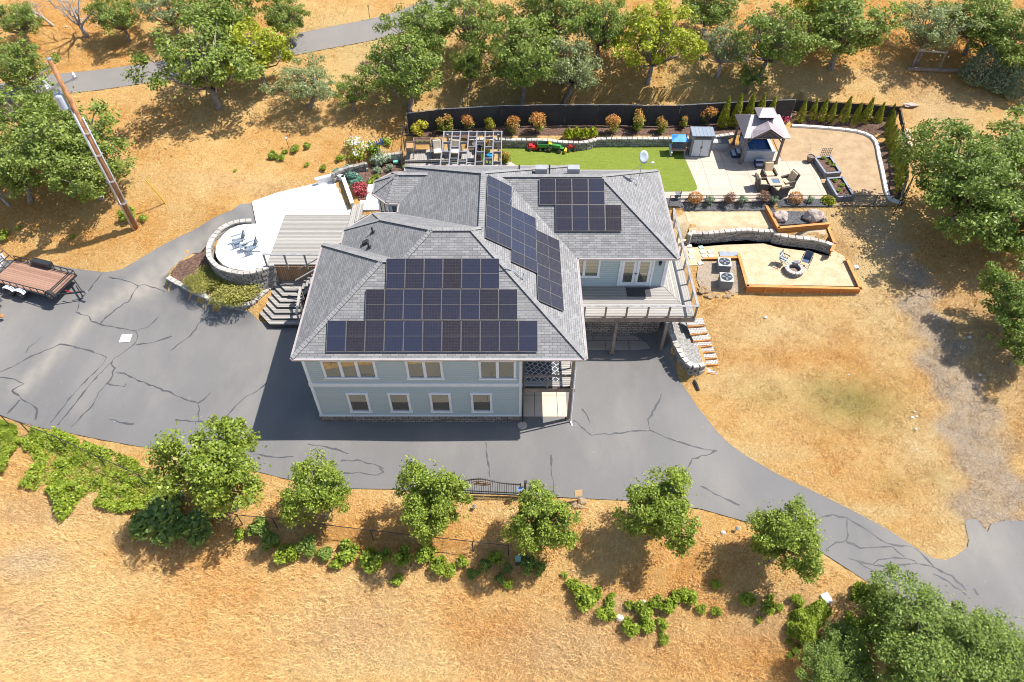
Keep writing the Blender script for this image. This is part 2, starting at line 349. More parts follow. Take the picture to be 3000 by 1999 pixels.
def build_ground():
    xs=np.r_[-2500,-1200,-600,-300,-160,-100,-75,np.arange(-60,60.01,.32),75,100,160,300,600,1200,2500]
    ys=np.r_[-2000,-800,-300,-120,-50,-20,-5,np.arange(4,92.01,.32),110,140,200,300,600,1200,2600]
    X,Y=np.meshgrid(xs,ys); Z=Hn(X,Y)
    dr=inpoly(X,Y,DRW)|inpoly(X,Y,RDW)
    de=np.minimum(pdist(X,Y,DRW),pdist(X,Y,RDW))
    fl=np.zeros(X.shape,bool); dfl=np.full(X.shape,1e9)
    for poly,_,_ in FLATS: 
        ins=inpoly(X,Y,poly); fl|=ins; dfl=np.minimum(dfl,np.where(ins,0,pdist(X,Y,poly)))
    rr=RNG.random(X.shape)-.5
    rough=(np.sin(X*1.9+1.3*np.sin(Y*1.1))*np.sin(Y*2.3+np.sin(X*.8)))*.06+rr*.10
    Z=Z+np.where(dr|fl,0,rough*np.clip(np.minimum(de,dfl*.8-.3)/1.5,0,1))
    Z=np.where(dr&(de>.3),Z-.12,np.where(dr,Z-.05,Z)); Z=np.where(fl,Z-.03,Z)
    ny,nx=X.shape; n=nx*ny
    co=np.stack([X,Y,Z],-1).reshape(-1)
    me=bpy.data.meshes.new('ground'); me.vertices.add(n); me.vertices.foreach_set('co',co)
    i,j=np.meshgrid(np.arange(nx-1),np.arange(ny-1)); a=(j*nx+i).ravel()
    q=np.stack([a,a+1,a+nx+1,a+nx],-1).ravel(); nf=len(a)
    me.loops.add(nf*4); me.loops.foreach_set('vertex_index',q)
    me.polygons.add(nf); me.polygons.foreach_set('loop_start',np.arange(nf)*4); me.polygons.foreach_set('loop_total',np.full(nf,4))
    me.polygons.foreach_set('use_smooth',np.ones(nf,bool)); me.update(calc_edges=True)
    ca=me.color_attributes.new('mask','FLOAT_COLOR','POINT'); ca.data.foreach_set('color',maskf(X,Y).reshape(-1))
    me.materials.append(mat_ground())
    o=bpy.data.objects.new('ground',me); COL.objects.link(o); tag(o,kind='structure')
build_ground()
def sheet(name,poly,mat,step=.6,up=.02,zc=None,dust=None,label=None):
    pts=[Vector((p[0],p[1])) for p in poly]
    P=[]
    for i in range(len(pts)):
        a,b=pts[i],pts[(i+1)%len(pts)]; k=max(1,int((b-a).length/step))
        P+=[a+(b-a)*j/k for j in range(k)]
    n=len(P); A=np.array([[p.x,p.y] for p in P]); lo=A.min(0); hi=A.max(0)
    gx,gy=np.meshgrid(np.arange(lo[0]+step/2,hi[0],step),np.arange(lo[1]+step/2,hi[1],step)); gx=gx.ravel(); gy=gy.ravel()
    k=inpoly(gx,gy,A)&(pdist(gx,gy,A)>step*.4); gx=gx[k]; gy=gy[k]
    V=P+[Vector((x,y)) for x,y in zip(gx,gy)]
    r=delaunay_2d_cdt(V,[(i,(i+1)%n) for i in range(n)],[list(range(n))],1,1e-5)
    vx=np.array([v.x for v in r[0]]); vy=np.array([v.y for v in r[0]])
    vz=(Hn(vx,vy) if zc is None else np.full(vx.shape,zc))+up
    me=bpy.data.meshes.new(name); me.from_pydata(list(zip(vx,vy,vz)),[],[list(f) for f in r[2]]); me.materials.append(mat)
    me.polygons.foreach_set('use_smooth',[True]*len(me.polygons))
    if dust is not None:
        ca=me.color_attributes.new('mask','FLOAT_COLOR','POINT'); c=np.zeros((len(vx),4)); c[:,0]=dust(vx,vy); ca.data.foreach_set('color',c.ravel())
    o=bpy.data.objects.new(name,me); COL.objects.link(o); tag(o,kind='structure'); 
    if label: o['label']=label
    return o
dl=[PXY([(560,720),(440,800),(330,880),(250,930),(190,1000),(120,1080),(60,1140)]),PXY([(640,660),(560,740),(470,830),(400,860)]),PXY([(2750,1620),(2900,1560)])]
def dustf(x,y):
    d0=pdist(x,y,dl[0],False); d1=pdist(x,y,dl[1],False); d2=pdist(x,y,dl[2],False)
    return np.clip(np.maximum.reduce([.62*np.exp(-(d0/.55)**2),.75*np.exp(-(d1/.6)**2),.35*np.exp(-(d2/1.6)**2)]),0,1)
ASP=mat_asphalt()
sheet('driveway',DRW,ASP,dust=dustf)
sheet('road',RDW,mat_asphalt('old_asphalt',(.22,.20,.18),(.30,.27,.23)),up=.02,dust=lambda x,y:x*0)
# sealed cracks and drive joints
CR=[[(298,803),(260,850),(235,880),(227,908),(223,915),(240,922),(262,930),(268,944),(300,952),(350,962),(397,970)],[(397,970),(430,960),(455,940),(463,931)],[(293,949),(340,905),(375,885),(405,840)],[(405,838),(425,835),(460,845),(485,856)],[(405,838),(370,822),(320,812)],[(397,970),(403,990),(395,1010),(360,1035),(335,1050),(328,1065)],[(395,1012),(420,1008),(460,1002),(505,985)],[(0,1090),(40,1075),(90,1045),(130,1030),(175,1010),(215,1015),(270,1030),(314,1046),(300,1070),(230,1140),(180,1200),(148,1240)],[(328,1062),(280,1110),(230,1170),(195,1215),(170,1247)],[(328,1062),(335,1080),(325,1110),(310,1130),(290,1150),(270,1190),(240,1220),(208,1252)],[(310,1124),(340,1130),(368,1132),(370,1125)],[(340,1092),(362,1093),(380,1105),(420,1120),(470,1140),(500,1152),(540,1170),(565,1177),(578,1182),(584,1200),(580,1238)],[(578,1182),(600,1170),(617,1152)],[(783,1124),(750,1150),(720,1165),(690,1190),(658,1226)],[(593,933),(560,985),(520,1010),(500,1028)],[(0,1106),(40,1112),(70,1123),(35,1145)],[(35,1147),(65,1170),(95,1185),(107,1197),(105,1230)],[(60,1172),(40,1195),(20,1215)],[(76,1035),(85,1018),(105,1005),(120,990)],[(322,1228),(350,1238),(392,1243)],[(515,1231),(560,1234),(600,1238)],[(658,1226),(680,1240),(700,1255),(715,1262)],
[(1425,1297),(1424,1330),(1432,1360),(1435,1398)],[(1612,1333),(1615,1370),(1620,1405),(1622,1440)],[(1680,1232),(1700,1250),(1730,1275),(1800,1272),(1860,1262),(1910,1262)],[(1905,1262),(1900,1230),(1920,1200),(1937,1155)],[(1905,1262),(1950,1285),(2000,1300),(2060,1315),(2100,1322)],[(2100,1318),(2080,1330),(2030,1345),(2010,1380)],[(1705,1200),(1720,1215),(1728,1240)],[(2050,1424),(2080,1440),(2110,1455),(2166,1481)],[(2410,1515),(2440,1508),(2480,1517),(2500,1530),(2540,1553),(2560,1570),(2600,1590),(2640,1602),(2670,1602)],[(2480,1517),(2480,1550),(2482,1585),(2450,1590),(2420,1610)],[(2482,1590),(2520,1605),(2560,1603),(2612,1602)],[(2612,1602),(2630,1620),(2650,1633)],[(2487,1637),(2520,1645),(2558,1655),(2575,1640),(2640,1635),(2680,1645),(2690,1655)],[(2558,1657),(2620,1657),(2685,1652)],[(2515,1648),(2550,1670),(2600,1700),(2650,1725),(2690,1742)],[(2565,1672),(2610,1690),(2650,1712)],[(2680,1604),(2710,1635),(2735,1660),(2760,1680)],[(2690,1652),(2740,1665),(2790,1690),(2830,1730)],[(2850,1725),(2865,1745)],[(2730,1680),(2780,1705),(2830,1745)],[(1000,1352),(1050,1350),(1090,1360),(1125,1375)],[(1000,1388),(1050,1385),(1100,1395),(1125,1385),(1110,1368)],[(900,1300),(960,1310),(1020,1330)],[(740,1330),(800,1340),(860,1338)]]
mb=MB()
for pl in CR:
    P=[G(*p) for p in pl]; Q=[]
    for i in range(len(P)-1):
        k=max(1,int((P[i+1]-P[i]).length/.25))
        for j in range(k):
            q=P[i]+(P[i+1]-P[i])*j/k; Q.append(Vector((q.x+random.uniform(-.05,.05),q.y+random.uniform(-.05,.05),0)))
    Q.append(P[-1])
    zs=Hn(np.array([q.x for q in Q]),np.array([q.y for q in Q]))+.026
    b=len(mb.v)
    for i,q in enumerate(Q):
        d=Q[min(i+1,len(Q)-1)]-Q[max(i-1,0)]; d.z=0; n=Vector((-d.y,d.x,0)).normalized()*random.choice((.015,.025,.03,.05,.065))
        mb.v+=[(q.x+n.x,q.y+n.y,zs[i]),(q.x-n.x,q.y-n.y,zs[i])]
    for i in range(len(Q)-1): mb.f.append((b+2*i,b+2*i+1,b+2*i+3,b+2*i+2))
tag(mb.build('driveway_crack_sealing',M('crack_seal',(.045,.045,.05),(.08,.08,.085),8,.7)),kind='structure')
# ------------------------------------------------ common materials
WHITE=M('white_paint',(.80,.82,.84),(.72,.74,.77),3,.45)
MET=M('galvanised',(.55,.57,.60),(.42,.44,.47),6,.35,.7)
BLACK=M('black_metal',(.02,.02,.022),(.035,.035,.038),5,.4)
SIDING=boards('sage_siding',2,.165,(.43,.515,.54),(.46,.545,.565),(.34,.40,.42),.07,.6)
STONE=brickm('ledge_stone',(.46,.38,.31),(.24,.20,.175),(.07,.06,.055),.42,.19,.02,uv='Generated')
GREYB=boards('weathered_boards_y',1,.142,(.40,.375,.34),(.22,.205,.19),(.05,.045,.04),.12)
GREYX=boards('weathered_boards_x',0,.142,(.40,.375,.34),(.24,.225,.205),(.06,.055,.05),.08)
TIMB=M('aged_timber',(.30,.24,.20),(.20,.155,.125),2.5,.8)
GTIM=M('grey_timber',(.33,.32,.32),(.22,.21,.21),2.5,.75)
CEDAR=boards('cedar_boards',2,.14,(.56,.22,.05),(.40,.14,.03),(.09,.03,.01),.06)
CEDART=M('cedar_top',(.62,.27,.07),(.45,.17,.04),2,.6)
CONC=M('concrete',(.50,.42,.34),(.40,.33,.26),.5,.8,lo=.3,hi=.7,world=True)
WCONC=M('pale_slab',(.84,.83,.80),(.78,.77,.74),.4,.8,world=True)
def blockm(name,c1,c2):
    m,nt,b=newmat(name); b.inputs['Roughness'].default_value=.95; v=coord(nt,'World'); rr=N(nt,'NewGeometry').outputs['Random Per Island']
    f=math_(nt,'ADD',math_(nt,'MULTIPLY',rr,.6),math_(nt,'MULTIPLY',noisef(nt,v,5,4,.7,.3,.7),.4)); nt.links.new(mix(nt,f,c1,c2),b.inputs['Base Color']); bump(nt,b,noisef(nt,v,14,4,.7,.2,.8),.05); return m
BLOCK=blockm('block_face',(.44,.415,.38),(.17,.16,.15)); BLOCKC=blockm('block_cap',(.60,.565,.51),(.36,.335,.30))
GLASS,nt_,b_=newmat('window_glass'); b_.inputs['Base Color'].default_value=(.35,.33,.27,1); b_.inputs['Metallic'].default_value=.75; b_.inputs['Roughness'].default_value=.04
MULCH=M('bark_mulch',(.20,.115,.08),(.075,.042,.03),7,1,bmp=.06,lo=.4,hi=.6,world=True)
SANDM=M('pale_sand',(.55,.44,.29),(.43,.32,.19),1.6,1,bmp=.05,world=True)
DIRT=M('brown_dirt',(.40,.285,.17),(.31,.21,.12),1.3,1,bmp=.03,world=True)
GRAV=M('grey_gravel',(.42,.40,.37),(.20,.19,.18),14,1,bmp=.04,lo=.42,hi=.58,world=True)
DGRAV=M('dark_gravel',(.17,.17,.18),(.05,.05,.055),14,1,bmp=.05,lo=.42,hi=.58,world=True)
# ------------------------------------------------ house
house=thing('house','grey shingle roofed two storey house with sage siding and solar panels beside the driveway','house',(-3,28,0))
HO=(-3,28,0)
def hp(mb,name,mat,parent=None,**k): return mb.build(name,mat,parent or house,off=HO if parent is None else k.pop('off',(0,0,0)),**k)
e=6.1
V=dict(a1=(-11.4,23.4,e),c1=(3.83,23.4,e),m2=(-2.17,29.4,9.7),m1=(-4.3,29.4,9.7),a4=(-5.8,27.9,8.8),a3=(-6.9,27.9,8.8),a2=(-11.4,32.4,e),v1=(-10.3,32.4,e),b1=(-10.3,33.8,e),b2=(-8.7,35.4,e),bh=(-7.7,32.8,7.66),v2=(-7.2,35.4,e),n1=(-1.7,29.9,9.4),n2=(-1.7,35,9.4),d1=(-7.2,36.45,e),d2=(-8.0,36.45,e),d3=(-9.07,37.5,e),d4=(-9.07,38.8,e),d5=(-8.0,39.8,e),c2=(-7.2,39.8,e),dh=(-7.4,38.12,7.12),dr=(-5.5,38.12,7.12),c3=(-7.2,40.5,e),v5=(3.83,40.5,e),v4=(3.83,40.0,e),v3=(3.83,31.2,e),r1=(-.57,35.6,8.74),g1=(9.85,31.2,e),g2=(5.45,35.6,8.74),g3=(9.85,40,e))
FC=['a1 c1 m2 m1 a4 a3','a1 a3 a2','a2 a3 a4 v1','v1 a4 m1 bh b1','b1 bh b2','b2 bh m1 m2 n1 v2','c1 v3 r1 v4 v5 n2 n1 m2','n2 v5 c3','v2 n1 n2 c3 c2 dr d1','d1 dr dh d2','d2 dh d3','d3 dh d4','d4 dh d5','d5 dh dr c2','v3 g1 g2 r1','g1 g3 g2','g3 v4 r1 g2']
mb=MB(); mb.uv=[]; keys=list(V); mb.v=[V[k] for k in keys]
for f in FC:
    ids=[keys.index(k) for k in f.split()]; P=[Vector(V[k]) for k in f.split()]
    n=Vector((0,0,0))
    for i in range(len(P)): n+=P[i-1].cross(P[i])
    if n.z<0: ids=ids[::-1]; P=P[::-1]; n=-n
    n.normalize(); u=Vector((0,0,1)).cross(n).normalized(); v=n.cross(u)
    mb.f.append(tuple(ids)); mb.uv.append([(p.dot(u),p.dot(v)) for p in P])
SHING=brickm('grey_shingles',(.29,.285,.285),(.185,.182,.185),(.10,.10,.10),.42,.143,.010,rough=.95,noisec=.6,bd=.012,offs=.37)  # dark lines round the tabs paint in the shingle rows' shadow
roof=hp(mb,'roof',SHING); roof.location=(0,0,0)
# eave edge order, fascia, gutter, soffit
EV='a1 c1 v3 g1 g3 v4 v5 c3 c2 d5 d4 d3 d2 d1 v2 b2 b1 v1 a2'.split()
EP=[Vector(V[k]) for k in EV]
mb=MB(); mg=MB()
for i in range(len(EP)):
    a,b=EP[i-1],EP[i]
    if (b-a).length<.05: continue
    d=(b-a).normalized(); n=Vector((d.y,-d.x,0))
    mb.beam(a+n*.0-Vector((0,0,.115)),b-Vector((0,0,.115)),.03,.2)
    mg.beam(a+n*.075+Vector((0,0,-.07))-d*.02,b+n*.075+Vector((0,0,-.07))+d*.02,.085,.09)
hp(mb,'fascia',WHITE,roof,off=HO)
GUT=M('gutter_metal',(.40,.34,.32),(.32,.27,.26),2,.4)
hp(mg,'gutter',GUT,roof,off=HO)
mb=MB().prism(EP,5.86,5.9); hp(mb,'soffit',WHITE,roof,off=HO)
# hip and ridge caps
mb=MB()
for k in 'a1 a3,a3 a4,a2 a3,a4 m1,m1 m2,c1 m2,m2 n1,n1 n2,m1 bh,bh b1,bh b2,g1 g2,g2 r1,g3 g2,n2 v5,n2 c3,dh d2,dh d3,dh d4,dh d5,dh dr'.split(','):
    p,q=[Vector(V[j]) for j in k.split()]
    if p.z>q.z: p,q=q,p
    L=(q-p).length; n=max(1,int(L/.19)); d=(q-p)/n
    for i in range(n):
        a=p+d*i; c=a+d*1.25
        mb.beam(a+Vector((0,0,.035)),c+Vector((0,0,.012)),.27,.022)
hp(mb,'ridge_cap',M('cap_shingle',(.27,.265,.26),(.19,.185,.185),3,.95),roof,off=HO)
# pipe vents, box vents
def vent(x,y,h):
    z=e+.6*(x+10.3)
    mb=MB().tube([(x,y,z-.1),(x,y,z+h)],.05,10); mb.box((x,y,z+.02),(.3,.3,.03),M=Matrix.Rotation(-math.atan(.6),3,'Y'))
    hp(mb,'vent_pipe',BLACK)
vent(-8.15,31.9,.42); vent(-8.2,30.6,.42)
mb=MB().box((-8.5,31.2,e+.6*1.8+.1),(.36,.3,.14),M=Matrix.Rotation(-math.atan(.6),3,'Y')); hp(mb,'roof_vent',BLACK)
for x in (-1.3,.75):
    pass
def sky_tube(x,w_):
    mb=MB().box((x,37.6,7.75),(w_,.5,.55)); hp(mb,'roof_vent',M('vent_metal',(.33,.34,.36),None,3,.5))
sky_tube(1.85,.75); sky_tube(3.9,.75)
for x in (.45,2.35): hp(MB().tube([(x,37.2,7.7),(x,37.2,8.45)],.045,8),'vent_pipe',BLACK)
# siding blocks
def wallb(poly,z0,z1,mat=SIDING,name='wall'): return hp(MB().prism(poly,z0,z1),name,mat)
wallb([(-11.09,23.7),(.54,23.7),(.54,31.95),(-11.09,31.95)],.55,5.9)
wallb([(-10.05,31.95),(-3,31.95),(-3,35.15),(-8.6,35.15),(-10.05,33.7)],2.5,5.9)
wallb([(.54,27.0),(3.35,27.0),(3.35,31.9),(.54,31.9)],.02,5.9)
wallb([(-7,35.15),(3.35,35.15),(3.35,40.2),(-7,40.2)],2.6,5.9)
wallb([(3.35,31.85),(9.5,31.85),(9.5,39.7),(3.35,39.7)],3.0,5.9)
wallb([(-7.0,36.7),(-7.95,36.7),(-8.8,37.55),(-8.8,38.75),(-7.95,39.55),(-7,39.55)],2.6,5.9)
STN=hp(MB().box((-5.275,27.8,.26),(11.7,8.3,.55)).box((6.4,31.3,1.5),(6.15,1.6,3.0)),'stone_base',None)
# stone veneer uses world-size bricks by box uv
def boxuv(o):
    me=o.data; ul=me.uv_layers.new(name='UVMap')
    for p in me.polygons:
        n=p.normal
        for li in p.loop_indices:
            c=me.vertices[me.loops[li].vertex_index].co
            ul.data[li].uv=(c.x,c.y) if abs(n.z)>.6 else ((c.y,c.z) if abs(n.x)>abs(n.y) else (c.x,c.z))
STONE=brickm('ledge_stone_uv',(.42,.34,.28),(.20,.16,.14),(.05,.045,.04),.36,.17,.018,offs=.37)
STN.data.materials.append(STONE); boxuv(STN)
# trim
mb=MB(); Y=23.7
mb.box((-5.28,Y-.012,3.5),(11.74,.05,.27)); mb.box((-5.28,Y-.012,.62),(11.74,.05,.13)); mb.box((-5.28,Y-.012,5.8),(11.74,.05,.18))
for x in (-11.02,.47): mb.box((x,Y-.02,3.28),(.16,.07,5.2))
mb.box((-11.1,27.8,3.5),(.05,8.1,.27)); mb.box((-11.1,27.8,.62),(.05,8.1,.13))
hp(mb,'trim',WHITE)
hp(MB().box((9.43,31.83,4.45),(.2,.07,2.85)).box((6.4,31.84,5.83),(6.1,.04,.12)),'trim',WHITE)
def window(x0,x1,z0,z1,y,panes=1,par=None,ax='y',blind=True):
    w_=x1-x0; h=z1-z0; cx=(x0+x1)/2; cz=(z0+z1)/2; T=.13
    o=bpy.data.objects.new('window',None); COL.objects.link(o); o.parent=house; o.location=(cx-HO[0],y-HO[1],cz)
    mb=MB()
    mb.box((0,-.03,h/2-T/2),(w_+.06,.09,T+.02)); mb.box((0,-.035,-h/2+T/2-.02),(w_+.08,.11,T))
    for s in (-1,1): mb.box((s*(w_/2-T/2),-.028,0),(T,.08,h-2*T))
    pw=(w_-2*T)/panes
    for k in range(1,panes): mb.box((-w_/2+T+pw*k,-.028,0),(T*1.25,.08,h-2*T))
    mb.build('window_frame',WHITE,o)
    MB().box((0,-.008,0),(w_-2*T+.02,.02,h-2*T+.02)).build('window_glass',GLASS,o)
for k in range(4):
    x=-8.66+k*2.315; window(x-.6,x+.6,1.0,2.8,Y-.0)
window(-10.12,-7.24,4.1,5.66,Y,3); window(-5.65,-3.69,4.05,5.66,Y,2); window(-1.78,.22,4.02,5.66,Y,2)
window(3.45,5.4,3.95,5.62,31.85,2)
# french doors
o=bpy.data.objects.new('french_door',None); COL.objects.link(o); o.parent=house; o.location=(7.64-HO[0],31.85-HO[1],3.2)
mb=MB(); mb.box((-1.0,-.03,1.15),(.12,.08,2.3)); mb.box((1.0,-.03,1.15),(.12,.08,2.3)); mb.box((0,-.03,2.33),(2.12,.08,.12))
mb.build('door_frame',WHITE,o)
for s in (-1,1):
    mb=MB()
    for t in (-1,1): mb.box((s*.47+t*.37,-.02,1.13),(.17,.06,2.2))
    mb.box((s*.47,-.02,.17),(.58,.055,.26)); mb.box((s*.47,-.02,2.13),(.58,.055,.2)); mb.build('door',WHITE,o)
    MB().box((s*.47,-.01,1.15),(.6,.02,1.75)).build('door_glass',GLASS,o)
    MB().lathe([(.03,0),(.03,.05),(.02,.06)],(s*.05,-.08,1.05),8).build('door_handle',BLACK,o)
lampo=hp(MB().box((9.0,31.78,5.35),(.12,.12,.06)).lathe([(.05,0),(.09,.02),(.11,.2),(.05,.26)],(9.0,31.7,5.05),8),'wall_lamp',BLACK)
# bay windows
for (p,q) in (((-7.95,36.7),(-7.0,36.7)),((-8.8,37.55),(-7.95,36.7)),((-8.8,38.75),(-8.8,37.55))):
    a=Vector((*p,0)); b=Vector((*q,0)); L=(b-a).length; ang=math.atan2(b.y-a.y,b.x-a.x)
    o=bpy.data.objects.new('window',None); COL.objects.link(o); o.parent=house; o.location=((a.x+b.x)/2-HO[0],(a.y+b.y)/2-HO[1],4.6); o.rotation_euler=(0,0,ang)
    mb=MB(); w_=L*.86; h=2.3
    for s in (-1,1): mb.box((s*(w_/2-.05),-.03,0),(.1,.08,h)); mb.box((0,-.03,s*(h/2)),(w_,.08,.12))
    mb.box((0,-.03,0),(.06,.07,h)); mb.build('window_frame',WHITE,o)
    MB().box((0,-.008,0),(w_-.1,.02,h)).build('window_glass',GLASS,o)
# downpipes
mb=MB().tube([(3.35,23.5,5.95),(3.37,23.62,5.6),(3.42,23.64,.15),(3.5,23.35,.06)],.045,8); hp(mb,'downpipe',WHITE)
mb=MB().tube([(.62,23.55,5.9),(.62,23.6,5.0),(.62,23.6,.1)],.045,8); hp(mb,'downpipe',BLACK)
hp(MB().lathe([(.28,0),(.28,.12),(.2,.14)],(.6,23.35,0),14),'drain_collar',CONC)
# recessed front balcony
hp(MB().prism([(.56,23.75),(3.4,23.75),(3.4,26.98),(.56,26.98)],2.98,3.1),'balcony_floor',GREYB)
mb=MB(); mb.beam((.56,23.8,2.95),(3.5,23.8,2.95),.16,.3); mb.beam((3.38,23.88,2.95),(3.38,27,2.95),.12,.28); hp(mb,'balcony_beam',TIMB)
for x,y in ((3.3,23.85),(3.3,26.6)): hp(MB().box((x,y,2.95),(.17,.17,5.85)).box((x,y,.06),(.3,.3,.12)),'post',TIMB)
mb=MB(); mb.beam((.6,23.82,4.12),(3.3,23.82,4.12),.14,.05); mb.beam((3.33,23.9,4.12),(3.33,26.9,4.12),.14,.05)
for x in (.68,1.95): mb.box((x,23.82,3.6),(.09,.09,1.0))
for y in (25.2,): mb.box((3.33,y,3.6),(.09,.09,1.0))
hp(mb,'railing',TIMB)
mb=MB()
for z in (3.35,3.55,3.75,3.95): mb.tube([(.6,23.82,z),(3.3,23.82,z)],.006,4)
hp(mb,'railing_cable',MET)
# solar panels
PV,nt_,b_=newmat('solar_cells'); b_.inputs['Roughness'].default_value=.22; b_.inputs['Specular IOR Level'].default_value=.35
vv=coord(nt_,'Object'); t=N(nt_,'TexBrick'); nt_.links.new(vv,t.inputs[0]); t.offset=0; t.inputs['Scale'].default_value=1; t.inputs['Brick Width'].default_value=.158; t.inputs['Row Height'].default_value=.0825; t.inputs['Mortar Size'].default_value=.003
t.inputs['Color1'].default_value=(.030,.024,.028,1); t.inputs['Color2'].default_value=(.020,.018,.023,1); t.inputs['Mortar'].default_value=(.075,.068,.078,1)
oi=N(nt_,'ObjectInfo'); mx=mix(nt_,math_(nt_,'MULTIPLY',oi.outputs['Random'],.7),t.outputs[0],(.025,.032,.062)); nt_.links.new(mx,b_.inputs['Base Color'])  # random blue tint over brown cells: reflections painted into the panel colour
FRM=M('panel_frame',(.30,.27,.24),(.24,.22,.20),3,.4,.5)
def make_panel(w_=.98,L=1.67):
    o=MB().box((0,0,0),(w_,L,.035)).build('solar_panel',PV); 
    mb=MB()
    for s in (-1,1): mb.box((s*(w_/2-.006),0,.004),(.014,L+.01,.045)); mb.box((0,s*(L/2-.006),.005),(w_+.01,.014,.043))
    mb.box((0,0,.0205),(w_-.03,.012,.008)); mb.build('panel_frame',FRM,o); return o
p0=make_panel(); first=[True]
ang=math.atan(.6)
def put_panel(x,y,z,dirn,sx=1):
    if first[0]: o=p0; first[0]=False
    else: o=copy_tree(p0)
    o.parent=house
    o.location=(x-HO[0],y-HO[1],z+.11); o.scale=(sx,.985,1)
    o.rotation_euler=(ang,0,0) if dirn=='f' else (ang,0,R_(90))
    if dirn!='f': o.rotation_euler=(Matrix.Rotation(R_(90),3,'Z')@Matrix.Rotation(ang,3,'X')).to_euler()
for x0,n,y0 in ((-9.63,11,23.62),(-7.69,8,25.07),(-6.65,6,26.51)):
    for i in range(n): y=y0+.715; put_panel(x0+.5+i*.997,y,e+.6*(y-23.4),'f')
for x0,y0 in ((2.6,32.52),(1.63,33.95)):
    for i in range(4): y=y0+.71; put_panel(x0+.495+i*.985,y,e+.6*(y-31.2),'f',.985)
for x,y0,y1,n in ((-.73,29.13,34.83,6),(.68,28.15,32.9,5),(2.07,26.05,31.85,6)):
    st=(y1-y0)/n
    for i in range(n): put_panel(x,y0+st*(i+.5),e+.6*(3.83-x),'e',st/1.0)
mb=MB().tube([(-.55,27.45,8.85),(.15,27.45,8.43),(.6,27.2,8.15)],.03,6).tube([(.6,27.2,8.15),(.68,27.75,8.12)],.03,6); hp(mb,'panel_conduit',MET)
mb=MB().tube([(-.2,31.2,8.62),(-.2,32.9,8.62),(.3,35.3,8.35)],.025,6); hp(mb,'panel_conduit',MET)
# ------------------------------------------------ hardscape
def bwall(name,label,path,ztop,zbot,bl=.40,ch=.2,th=.28,cap=True,cat='retaining wall',mat=None,cmat=None,closed=False,jit=.02):
    P=[Vector((p[0],p[1],0)) for p in path]
    # resample with catmull-rom-ish smoothing
    Q=[]
    for i in range(len(P)-1):
        p0=P[max(i-1,0)];p1=P[i];p2=P[i+1];p3=P[min(i+2,len(P)-1)]
        k=max(1,int((p2-p1).length/.1))
        for j in range(k):
            t=j/k; Q.append(.5*((2*p1)+(p2-p0)*t+(2*p0-5*p1+4*p2-p3)*t*t+(3*p1-p0-3*p2+p3)*t**3))
    Q.append(P[-1])
    D=[0]
    for i in range(1,len(Q)): D.append(D[-1]+(Q[i]-Q[i-1]).length)
    L=D[-1]
    def pt(d):
        d=min(max(d,0),L); i=int(np.searchsorted(D,d)); i=min(max(i,1),len(Q)-1)
        t=(d-D[i-1])/max(D[i]-D[i-1],1e-6); return Q[i-1]+(Q[i]-Q[i-1])*t
    ax=P[len(P)//2]; root=thing(name,label,cat,(ax.x,ax.y,zbot)); off=(ax.x,ax.y,zbot)
    body=MB(); caps=MB(); n=max(2,int(round(L/bl))); s=L/n
    H0=ztop-(.10 if cap else 0); nc=max(1,int(round((H0-zbot)/ch))); hh=(H0-zbot)/nc
    for c in range(nc):
        o=(c%2)*.5*s
        for i in range(n+(c%2)):
            a=i*s-o; b=a+s; a=max(a,0); b=min(b,L)
            if b-a<.05: continue
            A,B=pt(a),pt(b); d=(B-A).normalized(); m=(A+B)/2; nn=Vector((-d.y,d.x,0))
            m+=nn*random.uniform(-jit,jit); m.z=zbot+hh*(c+.5)
            M3=Matrix.Rotation(math.atan2(d.y,d.x)+random.uniform(-.05,.05),3,'Z')@Matrix.Rotation(random.uniform(-.05,.05),3,'X')
            body.box(m,((B-A).length-.03,th+random.uniform(-.03,.04),hh-.022),M=M3)
    if cap:
        for i in range(n):
            A,B=pt(i*s),pt((i+1)*s); d=(B-A).normalized(); m=(A+B)/2; m.z=ztop-.05+random.uniform(-.01,.01)
            caps.box(m,((B-A).length-.05,th+.04+random.uniform(-.03,.03),.1),rz=math.atan2(d.y,d.x)+random.uniform(-.05,.05))
    body.build('wall_blocks',mat or BLOCK,root,off=off)
    if cap: caps.build('wall_cap',cmat or BLOCKC,root,off=off)
    return root
W1=[at(x,y,2.7) for x,y in [(737,647),(705,649),(681,654),(655,666),(638,681),(622,700),(613,722),(611,742),(615,757),(634,779),(655,790),(681,797),(705,801),(725,801),(755,795),(785,783)]]
bwall('round_retaining_wall','tall curved grey block wall holding up the white round terrace',W1+[at(812,800,2.0)],2.78,.95,cap=True)
bwall('planter_wall','low curved grey block wall of the planter with the wide yellow green juniper',PZ([(491,812),(519,828),(549,843),(590,862),(640,884),(690,893),(735,888),(757,870),(775,855),(797,836)],1.12),1.15,-.1)
bwall('curved_retaining_wall','curved grey block wall with white caps under the balcony corner beside the block steps',PZ([(1950,925),(1958,960),(1973,985),(1978,1005),(1990,1024),(2000,1044),(2019,1066),(2039,1074),(2065,1066)],1.3),1.35,-.1)
bwall('garden_wall','long grey block wall between the turf and the shrub bed along the black fence',PZ([(1375,406),(1440,408),(1550,409),(1605,410),(1640,415),(1700,417),(1735,412),(1757,406),(1960,405),(2060,403),(2150,392)],3.78),3.8,2.95,th=.3,ch=.17)
bwall('terrace_wall','wavy grey block wall between the two pale sand terraces',PZ([(2018,690),(2028,680),(2055,683),(2089,681),(2140,676),(2191,672),(2225,676),(2272,676)],2.85),2.88,1.9,ch=.17)
bwall('terrace_wall','smooth curved block wall with thin courses ending at the orange timber edge',PZ([(2266,683),(2306,692),(2349,697),(2383,701),(2417,709),(2440,718)],2.75),2.78,1.9,ch=.13,bl=.5,jit=.008)
